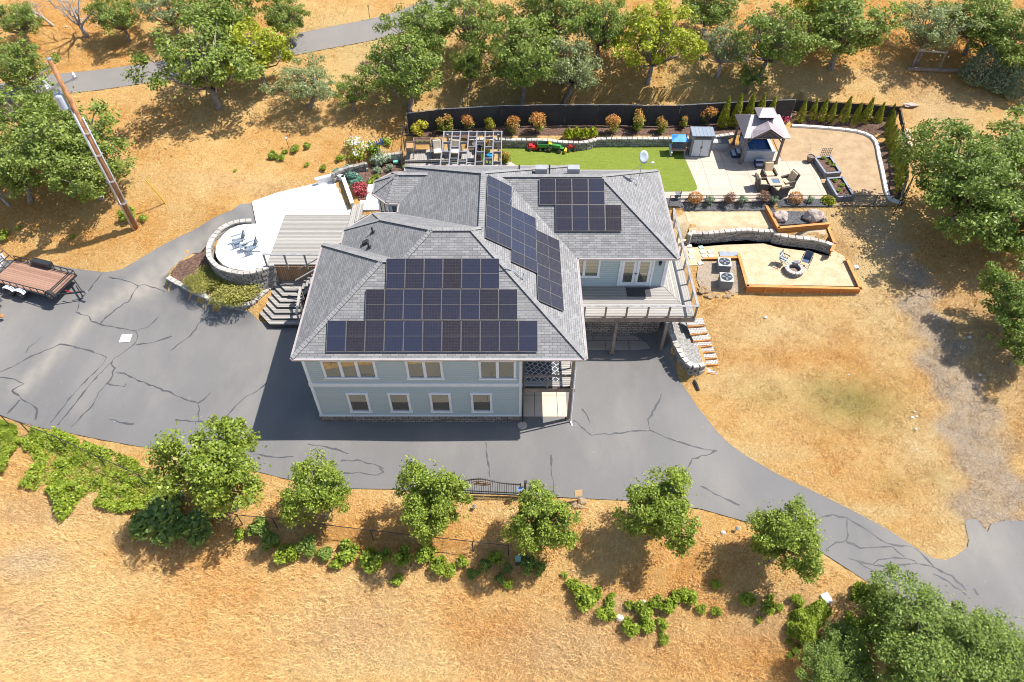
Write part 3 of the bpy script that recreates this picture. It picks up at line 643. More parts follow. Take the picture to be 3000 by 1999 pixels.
bwall('rough_stone_wall','broken grey stone block wall at the mulch bed beside the white flowering shrub',PZ([(972,510),(1000,495),(1040,486),(1075,478)],3.4),3.45,2.6,ch=.2,bl=.42,jit=.09,cap=False)
bwall('rough_stone_wall','short row of pale stone blocks beside the blue garden spinner',PZ([(1098,468),(1125,455),(1150,450),(1178,447)],3.5),3.5,2.9,ch=.24,bl=.5,jit=.05,mat=BLOCKC)
# sheets
TURF,nt_,b_=newmat('artificial_turf'); b_.inputs['Roughness'].default_value=.9; v_=coord(nt_,'World')
mp=N(nt_,'Mapping'); mp.inputs['Scale'].default_value=(.5,2.2,1); nt_.links.new(v_,mp.inputs[0])
f_=math_(nt_,'ADD',math_(nt_,'MULTIPLY',noisef(nt_,mp.outputs[0],2.2,6,.75,.3,.7,.6),.6),math_(nt_,'MULTIPLY',noisef(nt_,v_,16,3,.7,.3,.7),.4))
nt_.links.new(mix(nt_,f_,(.115,.165,.010),(.235,.285,.03)),b_.inputs['Base Color']); bump(nt_,b_,noisef(nt_,v_,14,4,.8,.2,.8),.05)
turf=PZ([(1468,434),(1560,434),(1640,442),(1700,442),(1740,432),(1760,427),(1965,427),(1985,430),(2000,451),(2022,500),(2038,538),(2043,550),(2040,558),(2030,562),(1900,563),(1500,560),(1500,505),(1482,478),(1468,460)],YARD)
sheet('lawn',turf,TURF,.5,.035,YARD)
CONJ,nt_,b_=newmat('patio_concrete'); b_.inputs['Roughness'].default_value=.8; v_=coord(nt_,'World')
t=N(nt_,'TexBrick'); nt_.links.new(v_,t.inputs[0]); t.offset=0; t.inputs['Scale'].default_value=1
for k_,x_ in (('Brick Width',1.6),('Row Height',1.75),('Mortar Size',.026)): t.inputs[k_].default_value=x_
t.inputs['Color1'].default_value=(.50,.415,.335,1); t.inputs['Color2'].default_value=(.47,.385,.31,1); t.inputs['Mortar'].default_value=(.30,.25,.2,1)
nt_.links.new(mix(nt_,math_(nt_,'MULTIPLY',noisef(nt_,v_,.9,5,.65,.4,.7,.8),.5),t.outputs[0],(.38,.29,.22)),b_.inputs['Base Color'])
sheet('patio_slab',PZ([(1975,430),(2005,415),(2120,410),(2200,440),(2290,472),(2378,472),(2425,575),(2425,590),(1935,592),(1935,556)],YARD),CONJ,1,.02,YARD)
PAVER=brickm('patio_pavers',(.46,.41,.35),(.38,.34,.29),(.28,.24,.2),.45,.45,.02,uv='Object',noisec=.9)
sheet('paver_pad',PZ([(2088,425),(2135,408),(2252,405),(2292,471),(2215,473),(2130,462)],YARD),PAVER,1,.026,YARD)
sheet('walkway',PZ([(1380,500),(1440,480),(1476,470),(1500,478),(1520,492),(1540,512),(1440,540),(1290,540)],YARD),CONC,1,.04,YARD)
DP=PZ([(2262,402),(2310,372),(2430,376),(2512,388),(2550,402),(2566,420),(2574,455),(2585,505),(2595,555),(2606,583),(2600,603),(2425,603),(2428,575),(2378,473),(2293,473)],YARD)
sheet('dirt_yard',DP,DIRT,.6,.012,YARD)
CURB=[(2319,369),(2370,372),(2425,376),(2475,381),(2510,386),(2535,393),(2553,402),(2565,416),(2571,435),(2574,455),(2585,505),(2595,555),(2600,572),(2610,585),(2638,595)]
cp=PZ(CURB,YARD+.08); mb=MB()
cq=[]
for i in range(len(cp)-1):
    mb.beam(cp[i],cp[i+1]+(cp[i+1]-cp[i]).normalized()*.04,.24,.2)
o=mb.build('kerb',M('white_kerb',(.80,.80,.80),(.66,.65,.63),2,.7)); tag(o,kind='structure')
sheet('mulch_bed',PZ([(2319,366),(2425,372),(2510,382),(2556,398),(2572,416),(2580,455),(2590,505),(2600,555),(2612,583),(2645,595),(2655,520),(2640,400),(2600,350),(2420,345),(2330,340)],YARD),MULCH,.5,.03)
sheet('mulch_bed',mulch_poly[:12]+PZ([(2320,345),(2325,318),(2100,325),(1900,335),(1500,338),(1300,345),(1190,362)],3.75),MULCH,.5,.03)
sheet('mulch_bed',PZ([(1000,505),(1060,486),(1180,465),(1195,480),(1180,520),(1100,535),(1080,560),(1075,586),(1052,588),(1042,560),(1005,522)],2.75),MULCH,.5,.04)
sheet('mulch_bed',plant_poly,MULCH,.5,.03)
sheet('mulch_bed',PXY([(500,800),(527,768),(608,718),(625,760),(640,790),(600,800)]),MULCH,.5,.04)
sheet('gravel_bed',gravel_poly,GRAV,.5,.03)
sheet('gravel_bed',PZ([(1945,583),(2440,586),(2440,608),(1945,608)],3.05),DGRAV,.5,.05)
sheet('sand_terrace',sand2_poly,SANDM,.5,.02); sheet('sand_terrace',sand1_poly,SANDM,.5,.02)
sheet('sand_path',PXY([(1972,610),(2003,612),(2020,698),(1985,698)]),SANDM,.5,.02)
sheet('gravel_bed',PXY([(2045,780),(2060,765),(2160,765),(2185,840),(2170,858),(2060,860),(2040,820)]),M('ac_gravel',(.45,.36,.27),(.25,.2,.15),14,1,bmp=.04,lo=.42,hi=.58,world=True),.5,.025)
# house side concrete
o=MB().prism([(3.45,29.32),(9.35,29.32),(9.35,30.45),(3.45,30.45)],-.1,.05).build('concrete_pad',brickm('pad_concrete',(.42,.36,.31),(.34,.29,.25),(.1,.09,.08),1.5,3,.02,uv='Object',noisec=1)); tag(o,kind='structure')
o=MB().prism([(.6,24.0),(3.25,24.0),(3.25,26.95),(.6,26.95)],-.1,.05).build('concrete_pad',brickm('pad_concrete_b',(.60,.50,.40),(.55,.46,.37),(.1,.09,.08),1.35,1.6,.02,uv='Object',noisec=1,offs=0)); tag(o,kind='structure')
# white terrace
wp=[at(x,y,2.6) for x,y in [(738,591),(808,566),(870,551),(931,536),(983,522),(1005,530),(1033,602),(1022,636),(838,634),(790,773)]]+[Vector(q)+(Vector((-15.4,37.2,2.6))-Vector(q)).normalized()*.42 for q in W1[::-1]]
o=MB().prism(wp,2.2,2.6).build('terrace_slab',brickm('terrace_concrete',(.86,.85,.82),(.82,.81,.78),(.45,.42,.38),3.2,3.4,.012,uv='Object')); tag(o,kind='structure')
PW=PZ([(929,533),(983,519),(1006,526),(1033,602)],2.85); mb=MB()
t=thing('parapet_wall','low pale rendered parapet round the corner of the white terrace','wall',PW[1].to_tuple())
mb=MB(); mc=MB()
for i in range(3):
    a,b=PW[i].copy(),PW[i+1].copy(); a.z=b.z=2.85; mb.beam(a,b,.2,.5)
    a.z=b.z=3.12; d=(b-a).normalized()*.12; mc.beam(a-d,b+d,.28,.05)
mb.build('wall_body',M('render_grey',(.60,.60,.61),None,2,.8),t,off=PW[1]); mc.build('wall_cap',M('pale_cap',(.80,.80,.80),None,2,.7),t,off=PW[1])
o=MB().prism(PZ([(1078,541),(1100,541),(1116,614),(1051,614),(1055,588),(1073,586)],2.9),2.4,2.9).build('walkway',WCONC); tag(o,kind='structure')
# ------------------------------------------------ timber decks and stairs
dk=thing('timber_deck','broad grey boarded deck between the white terrace and the house','deck',(-13.8,37,2.7)); OF=(-13.8,37,2.7)
MB().prism([(-16.12,34.3),(-11.2,34.3),(-11.2,36),(-11.2,39.55),(-16.05,39.55)],2.66,2.74).build('deck_boards',GREYB,dk,off=OF)
MB().box((-13.65,34.27,1.95),(4.9,.06,1.35)).build('deck_skirt',boards('brown_slats',0,.13,(.40,.24,.12),(.22,.12,.07),(.03,.02,.02),.1),dk,off=OF)
MB().beam((-16.15,34.22,3.7),(-11.25,34.22,3.7),.16,.05).build('handrail',GTIM,dk,off=OF)
for x in (-16.08,-14.75,-13.45,-12.1): MB().box((x,34.21,3.03),(.1,.09,1.3)).build('railing_post',GTIM,dk,off=OF)
for z in (2.95,3.15,3.35): MB().tube([(-16.05,34.22,z),(-11.3,34.22,z)],.005,4).build('railing_cable',MET,dk,off=OF)
dk=thing('timber_steps','two long shallow grey steps between the boarded deck and the house entrance','steps',(-11,39,2.7)); OF=(-11,39,2.7)
A=at(1031,600,2.8); B=at(1010,690,2.8)
d=(B-A).normalized(); n=Vector((-d.y,d.x,0))
for i in range(2):
    a=A+n*(.28+.42*i); b=B+n*(.28+.42*i); a.z=b.z=2.76+.1*i; MB().beam(a,b,.40,.12).build('tread',GREYX,dk,off=OF)
dk=thing('entrance_deck','small grey entrance deck in front of the bay window of the house','deck',(-9.5,36,3)); OF=(-9.5,36,3)
MB().prism([(-10.6,39.2),(-8.8,39.2),(-8.8,37.6),(-8,36.8),(-7,36.7),(-7,35.2),(-8.6,35.2),(-10.1,33.8),(-10.6,33.8)],2.8,2.98).build('deck_boards',GREYX,dk,off=OF)
st=thing('timber_stairs','weathered grey timber stairs with angled treads rising from the driveway','stairs',(-14.8,33,.2)); OF=(-14.8,33,.2)
C1,C7=at(836,851,1.3),at(790,950,.28); L1,L7=at(807,822,1.3),at(748,905,.28)
RIS=M('dark_riser',(.07,.065,.06),(.04,.04,.04),3,.8)  # near-black colour paints in the shadow on the stair risers
for k in range(7):
    f=k/6; C=C1.lerp(C7,f); L=L1.lerp(L7,f); z=1.3-.17*k; yb=C1.lerp(C7,max(0,f-1/6)).y+.35 if k else 34.25
    pl=[(-13.95,C.y),(C.x,C.y),(L.x,L.y)]
    if k==0: pl+=[(L.x,34.24),(-13.95,34.24)]
    else:
        Cb=C1.lerp(C7,f-1/6); Lb=L1.lerp(L7,f-1/6); pl+=[(Lb.x+.05,Lb.y+.05),(Cb.x+.03,Cb.y+.1),(-13.95,Cb.y+.1)]
    MB().prism(pl,z-.045,z).build('tread',GREYB,st,off=OF)
    q=[(x+(.04 if i<3 else 0),y+(.05 if i<3 else 0)) for i,(x,y) in enumerate(pl)]
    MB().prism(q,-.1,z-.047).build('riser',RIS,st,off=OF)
for k in range(5):
    z=1.3+.24*(k+1); MB().box((-13.75+.3*k,33.75,z-.02),(.31,1.0,.045)).build('tread',GREYX,st,off=OF)
MB().beam((-13.9,33.25,1.1),(-12.3,33.25,2.5),.05,.25).build('stringer',GTIM,st,off=OF)
MB().beam((-14.1,33.2,2.35),(-12.2,33.2,3.6),.14,.05).beam((-14.1,34.22,2.4),(-12.2,34.22,3.6),.05,.05).build('handrail',GTIM,st,off=OF)
h0=at(868,920,1.1); h1=at(880,842,2.2)
MB().beam(h0,h1,.16,.05).build('handrail',M('bleached_board',(.60,.56,.50),(.45,.42,.38),3,.8),st,off=OF)
for t_ in (.05,.5,.97):
    p=h0.lerp(h1,t_); MB().box((p.x,p.y,p.z-.5),(.09,.09,1.0)).build('railing_post',GTIM,st,off=OF)
def lamp(name,label,p,h,r=.13,hd=.2,col=BLACK,group=None,cat='garden lamp',top=None):
    t=thing(name,label,cat,p,group=group)
    MB().tube([(0,0,0),(0,0,h-hd)],.02,8).build('lamp_post',col,t)
    MB().lathe([(r*.6,h-hd),(r*.75,h-hd*.4),(r,h-hd*.35),(r*.25,h),(.01,h+.03)],n=12).build('lamp_head',top or col,t); return t
lamp('garden_lamp','tall black garden lamp beside the handrail of the timber stairs',at(893,905,.3),1.75,.22,.35)
# right hand balcony
bk=thing('balcony_deck','wide wraparound grey timber balcony on brown posts beside the french doors','balcony',(7.5,30,0)); OF=(7.5,30,0)
MB().prism([(3.5,29.22),(11.0,29.22),(9.5,31.85),(3.5,31.85)],3.08,3.15).build('deck_boards',GREYB,bk,off=OF)
MB().prism([(11.02,29.22),(11.02,38.5),(9.53,38.5),(9.53,31.85)],3.08,3.15).build('deck_boards',GREYX,bk,off=OF)
MB().beam((3.5,29.17,2.92),(11.08,29.17,2.92),.06,.38).beam((11.06,29.2,2.92),(11.06,38.5,2.92),.06,.34).build('rim_beam',TIMB,bk,off=OF)
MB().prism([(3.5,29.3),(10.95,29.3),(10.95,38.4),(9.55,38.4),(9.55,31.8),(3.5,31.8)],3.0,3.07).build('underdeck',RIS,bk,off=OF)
for x,y,zb in ((6.37,29.05,0),(9.43,29.05,0),(3.95,29.05,0),(10.9,33.5,.9),(10.9,37.5,1.6)):
    MB().box((x,y,(2.75+zb)/2),(.17,.17,2.75-zb)).box((x,y,zb+.06),(.34,.34,.12)).build('post',TIMB,bk,off=OF)
MB().beam((3.5,29.17,4.07),(11.1,29.17,4.07),.15,.05).beam((11.06,29.25,4.07),(11.06,38.5,4.07),.15,.048).build('handrail',GTIM,bk,off=OF)
for x in (4.35,5.62,6.88,8.15,9.43,11.03): MB().box((x,29.16,3.42),(.1,.1,1.26)).build('railing_post',TIMB,bk,off=OF)
for y in (30.6,32.0,33.4,34.8,36.2,37.6): MB().box((11.06,y,3.42),(.1,.1,1.26)).build('railing_post',GTIM,bk,off=OF)
for z in (3.32,3.5,3.68,3.86): MB().tube([(3.5,29.16,z),(11.03,29.16,z),(11.06,38.5,z)],.005,4).build('railing_cable',MET,bk,off=OF)
o=MB().box((7.9,31.3,3.17),(1.5,.8,.02)).build('door_mat',M('dark_mat',(.05,.05,.055),None,8,.95)); tag(o,'dark grey door mat on the balcony before the french doors','door mat')
RUG=brickm('rug_pattern',(.05,.055,.065),(.08,.085,.1),(.50,.50,.50),.30,.30,.022,uv='UV')
mb=MB().box((1.75,25.5,3.115),(2.0,2.5,.012)); o=mb.build('rug',RUG); boxuv(o)
for l in o.data.uv_layers[0].data: u,v=l.uv; l.uv=((u+v)*.8,(u-v)*.8)
tag(o,'dark rug with pale diamond pattern on the recessed front balcony','rug')
# block steps down the slope
bs=thing('block_steps','winding pale block steps with orange timber edges down the dry slope','steps',at(2060,1010,1).to_tuple()); OF=bs.location.copy()
stp=[(2036,945,1.75,.1),(2043,968,1.55,.15),(2052,988,1.36,.1),(2057,1005,1.2,.1),(2063,1022,1.03,.08),(2070,1040,.85,.08),(2075,1058,.66,.0),(2080,1083,.42,-.35)]
pav=brickm('step_blocks',(.62,.59,.54),(.45,.43,.40),(.2,.18,.16),.2,.14,.02,uv='Object')
for x,y,z,r in stp:
    p=at(x,y,z); MB().box(p,(1.1,.52,.12),rz=r).build('step_paving',pav,bs,off=OF)
    q=p+Matrix.Rotation(r,3,'Z')@Vector((0,-.3,-.03)); MB().box(q,(1.13,.06,.13),rz=r).build('step_edge',CEDART,bs,off=OF)
# cedar retaining edges
def cedar(label,pts,zt,zb,name='timber_edging',caps=True,posts=1.3):
    P=[at(x,y,zt) for x,y in pts]; off=P[0].copy(); off.z=zb
    t=thing(name,label,'timber edging',off.to_tuple()); a_=MB(); c_=MB()
    for i in range(len(P)-1):
        a,b=P[i].copy(),P[i+1].copy(); L=(b-a).length; d=(b-a)/L; n=Vector((-d.y,d.x,0))
        a.z=b.z=(zt+zb)/2-.02; a_.beam(a,b,.06,zt-zb)
        a.z=b.z=zt+.01; c_.beam(a-d*.06,b+d*.06,.2,.045)
        k=int(L/posts)
        for j in range(1,k+1):
            k_=MB(); p=a+d*(L*j/(k+1)); k_.box((p.x-n.x*-.06,p.y-n.y*-.06,(zt+zb)/2-.02),(.09,.09,zt-zb-.01),rz=math.atan2(d.y,d.x)); k_.box((p.x-n.x*.06,p.y-n.y*.06,(zt+zb)/2-.02),(.09,.07,zt-zb-.01),rz=math.atan2(d.y,d.x)); k_.build('timber_stake',CEDART,t,off=off)
    a_.build('timber_boards',CEDAR,t,off=off); c_.build('timber_cap',CEDART,t,off=off)
    return t
cedar('orange timber edging round the boulder bed above the sand terraces',[(2246,604),(2281,668),(2430,655)],3.15,2.65,posts=9)
cedar('short orange timber edging at the end of the smooth block wall',[(2427,668),(2446,714),(2436,735)],2.75,2.1,posts=.9)
cedar('low orange timber edging behind the two air conditioners',[(2062,757),(2164,754)],2.15,1.5,posts=9)
cedar('long orange timber edging along the downhill side of the fire pit terrace',[(2164,745),(2190,838),(2522,846),(2481,758)],2.2,1.45)
P=[at(x,y,1.42) for x,y in [(2188,868),(2192,880),(2536,891)]]; off=P[0]
t=thing('slope_edging','thin timber frame laid flat on the slope below the orange edging','timber frame',off.to_tuple())
mb=MB().beam(P[1],P[2],.05,.09); q=[at(x,y,1.45) for x,y in [(2190,858),(2524,868)]]
for f in (0,.21,.41,.6,.8,.97): mb.beam(q[0].lerp(q[1],f),P[1].lerp(P[2],f),.04,.05)
mb.build('frame_timbers',M('cedar_plain',(.48,.25,.10),(.36,.18,.07),3,.8),t,off=off)
o=sheet('gravel_bed',PZ([(2252,608),(2400,607),(2425,652),(2282,662)],2.85),DGRAV,.4,.06,2.85)
# ------------------------------------------------ fences
SCR=M('black_screen',(.022,.022,.026),(.045,.042,.045),.8,.75,lo=.3,hi=.7)
def chainmat():
    m,nt,b=newmat('chain_link'); b.inputs['Base Color'].default_value=(.05,.05,.05,1); b.inputs['Roughness'].default_value=.5
    v=coord(nt,'UV'); mp=N(nt,'Mapping'); mp.inputs['Rotation'].default_value=(0,0,R_(45)); mp.inputs['Scale'].default_value=(14,14,14); nt.links.new(v,mp.inputs[0])
    sp=N(nt,'SeparateXYZ'); nt.links.new(mp.outputs[0],sp.inputs[0])
    f=math_(nt,'MAXIMUM',math_(nt,'LESS_THAN',math_(nt,'FRACT',sp.outputs[0]),.09),math_(nt,'LESS_THAN',math_(nt,'FRACT',sp.outputs[1]),.09))
    tr=N(nt,'BsdfTransparent'); ms=N(nt,'MixShader'); nt.links.new(f,ms.inputs[0]); nt.links.new(tr.outputs[0],ms.inputs[1]); nt.links.new(b.outputs[0],ms.inputs[2])
    nt.links.new(ms.outputs[0],nt.nodes['Material Output'].inputs[0]); return m
CHAIN=chainmat()
def quad(mb,a,b,c,d,sub=1): mb.add([a,b,c,d],[(0,1,2,3)])
def fence(name,label,pts,h,cat='fence',screen=None,bot=False,post=.03,zt=None,mat=BLACK,hem=0.05):
    # pts: list of base points
    o0=pts[0]; t=thing(name,label,cat,o0.to_tuple()); off=o0
    rail=MB()
    for i,p in enumerate(pts):
        MB().tube([p-Vector((0,0,.1)),p+Vector((0,0,h))],post,8).build('fence_post',mat,t,off=off)
        if i:
            a,b=pts[i-1],p; z=Vector((0,0,h-.03)); rail.tube([a+z,b+z],.022,6)
            if bot: z=Vector((0,0,.08)); rail.tube([a+z,b+z],.018,6)
            up=Vector((0,0,h-.06)); lo=Vector((0,0,hem))
            if screen:
                d=(b-a); n=Vector((-d.y,d.x,0)).normalized(); nx,nz=8,4; vs=[];fs=[]
                for zz in range(nz+1):
                    for xx in range(nx+1):
                        f=xx/nx; g=zz/nz; q=a+d*f+lo.lerp(up,g); q-=n*(.04+.06*math.sin(math.pi*f)*(1-g)+.02*math.sin(17*f+5*g+i)); vs.append(q)
                for zz in range(nz):
                    for xx in range(nx): k=zz*(nx+1)+xx; fs.append((k,k+1,k+nx+2,k+nx+1))
                m=MB().add(vs,fs); m.build('fence_screen',screen,t,off=off,smooth=True)
            else:
                m=MB(); m.add([a+lo,b+lo,b+up,a+up],[(0,1,2,3)]); L=(b-a).length; m.uv=[[(0,0),(L,0),(L,h),(0,h)]]; m.build('fence_mesh',CHAIN,t,off=off)
    rail.build('fence_rail',mat,t,off=off); return t
FT=[(1190,331),(1283,319),(1376,314),(1470,309),(1564,307),(1657,306),(1754,306),(1826,306),(1900,308),(1995,307),(2090,302),(2170,298),(2250,294),(2332,291)]
fz=[at(x,y,5.55) for x,y in FT]
fence('screen_fence','long black privacy screen fence behind the garden shrubs',[Vector((p.x,p.y,3.72)) for p in fz],1.83,screen=SCR,mat=MET)
fz2=[at(x,y,4.75) for x,y in [(2335,292),(2430,297),(2535,303),(2638,311)]]
fence('screen_fence','black screen fence with its lower edge hitched up behind the slim cypresses',[Vector((p.x,p.y,3.25)) for p in fz2],1.5,screen=SCR,hem=.5)
fz3=[at(x,y,4.7) for x,y in [(2640,313),(2650,360),(2658,410),(2664,458),(2662,520),(2645,575)]]
fence('screen_fence','rolled dark screen fence along the cypress row beside the big leafy tree',[Vector((p.x,p.y,3.1)) for p in fz3],1.6,screen=M('blue_black_screen',(.05,.06,.09),None,2,.7),hem=1.15)
fence('screen_fence','short dark screen fence at the corner under the big leafy tree',PZ([(2655,560),(2640,600)],3.1),1.4,screen=SCR)
fence('wire_fence','thin dark wire fence at the side of the pergola deck',PZ([(1190,400),(1186,440),(1183,480),(1180,508)],3.35),1.75)
lf=[at(x,607,3.0) for x in (1958,2062,2161,2260,2360,2459,2555,2640)]
fence('rail_fence','low black wire fence between the concrete patio and the sand terraces',lf,1.05,bot=True,post=.025)
ff=[(0,1216,1.2),(59,1239,1.2),(170,1283,1.2),(285,1337,1.2),(404,1390,1.2),(506,1438,1.2),(600,1480,1.2),(693,1508,1.2),(797,1518,1.2),(935,1535,1.2),(1085,1553,1.2),(1238,1570,1.2),(1383,1586,1.2),(1489,1598,1.2)]
fp=[at(-90,1190,1.1)]
fence('wire_fence','long low dark wire fence below the row of driveway trees',[G(x,y,1.15) for x,y,_ in ff],1.15,post=.028)
G0=G(1524,1455); G1=G(1300,1447)
gt=thing('driveway_gate','black iron arched gate panel with oval emblem standing beside the driveway','gate',G0.to_tuple()); L=(G1-G0).length; gt.rotation_euler=(0,0,math.atan2(G1.y-G0.y,G1.x-G0.x))
mb=MB(); n=34
def gh(x): f=x/L; return 1.25+.38*math.exp(-((f-.5)/.2)**2)
for i in range(n+1):
    x=L*i/n; mb.tube([(x,0,.08),(x,0,gh(x)+.13)],.013,5)
mb.build('gate_bars',BLACK,gt)
mb=MB()
for z0 in (None,.12,.35):
    for i in range(n):
        a,b=L*i/n,L*(i+1)/n
        mb.beam((a,0,gh(a) if z0 is None else z0),(b,0,gh(b) if z0 is None else z0),.045,.05)
for x in (0,L): mb.box((x,0,.7),(.07,.07,1.3))
mb.build('gate_frame',BLACK,gt)
mb=MB(); c=(L*.5,1.2)
ring=[(c[0]+.5*math.cos(a),.0,c[1]+.2*math.sin(a)) for a in [2*math.pi*k/24 for k in range(25)]]
mb.tube(ring,.025,6,cap=False)
mb.add([(c[0]-.42,-.01,1.12),(c[0]-.2,-.01,1.24),(c[0]-.05,-.01,1.17),(c[0]+.15,-.01,1.3),(c[0]+.42,-.01,1.14),(c[0]+.2,-.01,1.06),(c[0]-.2,-.01,1.05)],[tuple(range(7))])
mb.build('gate_emblem',M('emblem_bronze',(.30,.18,.10),None,5,.5,.4),gt)
mb=MB().tube([(.2,.05,.2),(L*.35,.05,.22)],.035,8); mb.build('gate_opener',BLACK,gt)
fpst=thing('gate_post','black gate post with a small blue solar panel beside the iron gate','post',(G0+Vector((.25,-.05,0))).to_tuple())
MB().box((0,0,.8),(.12,.12,1.6)).box((0,0,1.62),(.16,.16,.04)).build('post_body',BLACK,fpst)
MB().box((-.25,-.15,1.15),(.35,.22,.03),M=Matrix.Rotation(.6,3,'X')).build('post_panel',M('blue_panel',(.12,.2,.45),(.2,.3,.5),20,.3),fpst)
MB().box((0,-.28,.1),(.1,.1,.2)).build('post_foot',MET,fpst)
# ------------------------------------------------ vegetation
def leaf_obj(name,C,s,mat,parent=None,up=.5,outc=None,aspect=.55,rng=None,vert=0):
    rng=rng or RNG; n=len(C); C=np.asarray(C,float)
    nrm=rng.normal(size=(n,3)); nrm/=np.linalg.norm(nrm,axis=1)[:,None]
    nrm[:,2]+=up
    if outc is not None:
        o=C-outc; o/=np.linalg.norm(o,axis=1)[:,None]+1e-6; nrm+=o*.7
    nrm/=np.linalg.norm(nrm,axis=1)[:,None]
    t=np.cross(nrm,rng.normal(size=(n,3))); t[:,2]+=vert; t/=np.linalg.norm(t,axis=1)[:,None]+1e-9
    b=np.cross(nrm,t); sz=(s*(.6+.8*rng.random(n)))[:,None]
    fold=nrm*sz*.18
    V=np.stack([C-t*sz,C-b*sz*aspect+fold,C+t*sz,C+b*sz*aspect+fold],1).reshape(-1,3)
    me=bpy.data.meshes.new(name); me.vertices.add(4*n); me.vertices.foreach_set('co',V.ravel())
    me.loops.add(4*n); me.loops.foreach_set('vertex_index',np.arange(4*n))
    me.polygons.add(n); me.polygons.foreach_set('loop_start',np.arange(n)*4); me.polygons.foreach_set('loop_total',np.full(n,4)); me.update(calc_edges=True)
    me.materials.append(mat)
    o=bpy.data.objects.new(name,me); COL.objects.link(o); o.parent=parent; return o
BARK=M('oak_bark',(.34,.30,.27),(.16,.13,.11),5,.95,bmp=.03)
BARE=M('dead_wood',(.46,.43,.42),(.26,.24,.24),5,.95)
LM=dict(oak=leafm('oak_leaves',(.10,.145,.025),(.34,.42,.085)),grey=leafm('grey_oak_leaves',(.15,.19,.07),(.38,.42,.19)),bright=leafm('bright_leaves',(.22,.26,.015),(.50,.52,.05)),
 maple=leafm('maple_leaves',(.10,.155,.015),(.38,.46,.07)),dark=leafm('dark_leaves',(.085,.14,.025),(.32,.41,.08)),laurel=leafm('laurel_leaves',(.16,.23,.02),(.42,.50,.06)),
 cyp=leafm('cypress_leaves',(.20,.22,.015),(.46,.46,.04)),orange=leafm('orange_leaves',(.42,.16,.04),(.62,.34,.10)),yellow=leafm('yellow_leaves',(.42,.38,.03),(.66,.60,.08)),
 brown=leafm('brown_leaves',(.20,.10,.06),(.38,.22,.14)),sage=leafm('sage_leaves',(.20,.27,.16),(.38,.45,.30)),blue=leafm('blue_leaves',(.07,.20,.15),(.22,.40,.30)),red=leafm('red_leaves',(.30,.04,.05),(.62,.16,.17)),
 juni=leafm('juniper_leaves',(.22,.22,.04),(.50,.46,.14)),spruce=leafm('spruce_leaves',(.17,.23,.14),(.34,.40,.26)),white=leafm('white_petals',(.75,.74,.66),(.85,.82,.75),tr=.1),crim=leafm('crimson_leaves',(.30,.03,.06),(.55,.09,.16)))
def branchy(mb,p,d,L,r,depth,rng,spread=.6,seg=4):
    pts=[p]; q=p.copy(); dd=d.copy()
    for i in range(seg):
        dd=(dd+Vector(rng.normal(size=3))*.16).normalized(); q=q+dd*L/seg; pts.append(q.copy())
    mb.tube(pts,[r*(1-.5*i/seg) for i in range(seg+1)],6 if depth>1 else 4)
    if depth>0:
        for k in range(3 if depth>1 else 4):
            f=pts[1+int(rng.integers(0,seg))] if k else pts[-1]
            nd=(dd+Vector(rng.normal(size=3))*spread).normalized(); nd.z=abs(nd.z)*.7+.1; branchy(mb,f,nd,L*(.55+.25*rng.random()),r*.48,depth-1,rng,spread,seg)
PROT={}
def tree_proto(kind,idx,R=3.5,V=2.3,hc=3.35,ncl=30,nl=190,ls=.17,cr=.3,bare=0,low=False):
    rng=np.random.default_rng(hash((kind=='oak',idx))%1000+idx*17+len(kind)); key=(kind,idx)
    tr=MB(); cl=[]
    while len(cl)<ncl:
        v=rng.normal(size=3); v/=np.linalg.norm(v); v*=rng.random()**.33*(.78+.22*math.sin(3*math.atan2(v[1],v[0])+idx*2))
        if v[2]<-.55: continue
        c=np.array([v[0]*R,v[1]*R,v[2]*V])
        if all(np.linalg.norm((c-o)*[1,1,1.2])>R*.2 for o in cl) or rng.random()<.15: cl.append(c)
    lean=Vector((rng.normal()*.25,rng.normal()*.25,0)); fork=Vector((lean.x,lean.y,hc*.42))
    r0=.05*R
    tr.tube([(0,0,-.4),(0,0,.15),tuple(fork*.55+Vector((.05,.04,0))),tuple(fork)],[r0*1.5,r0*1.15,r0,r0*.85],9)
    for i,c in enumerate(cl):
        if i%4==1 and not bare: continue
        e_=Vector((c[0]*.85,c[1]*.85,hc+c[2]*.85)); m=fork.lerp(e_,.5)+Vector(rng.normal(size=3))*.2-Vector((0,0,.25))
        tr.tube([fork,m,e_],[r0*.45,r0*.28,.02],5)
    C=[]
    for c in cl:
        k=int(nl*(.6+.8*rng.random())); g=rng.normal(size=(k,3)); g/=np.linalg.norm(g,axis=1)[:,None]; g*=(rng.random(k)**.45)[:,None]*np.array([1,1,.62])*R*cr*(.7+.6*rng.random())
        C.append(g+c+[0,0,hc])
    k=int(ncl*nl*.035); g=rng.normal(size=(k,3)); g/=np.linalg.norm(g,axis=1)[:,None]; C.append(g*(rng.random(k)**.5)[:,None]*[R,R,V]*1.02+[0,0,hc])
    C=np.concatenate(C); C=C[C[:,2]>(.25 if low else hc*.3)]
    a=leaf_obj('crown',C,ls,LM[kind if kind in LM else 'oak'],None,outc=np.array([0,0,hc*.8]),rng=rng)
    if bare:
        for k in range(bare): 
            d=Vector(rng.normal(size=3)); d.z=abs(d.z)+.3; branchy(tr,fork+Vector((0,0,.2)),d.normalized(),R*.75,r0*.4,2,rng)
    b=tr.build('trunk',BARK if not bare else BARE,None,smooth=True)
    PROT[key]=[a,b,True,hc,R]; return PROT[key]
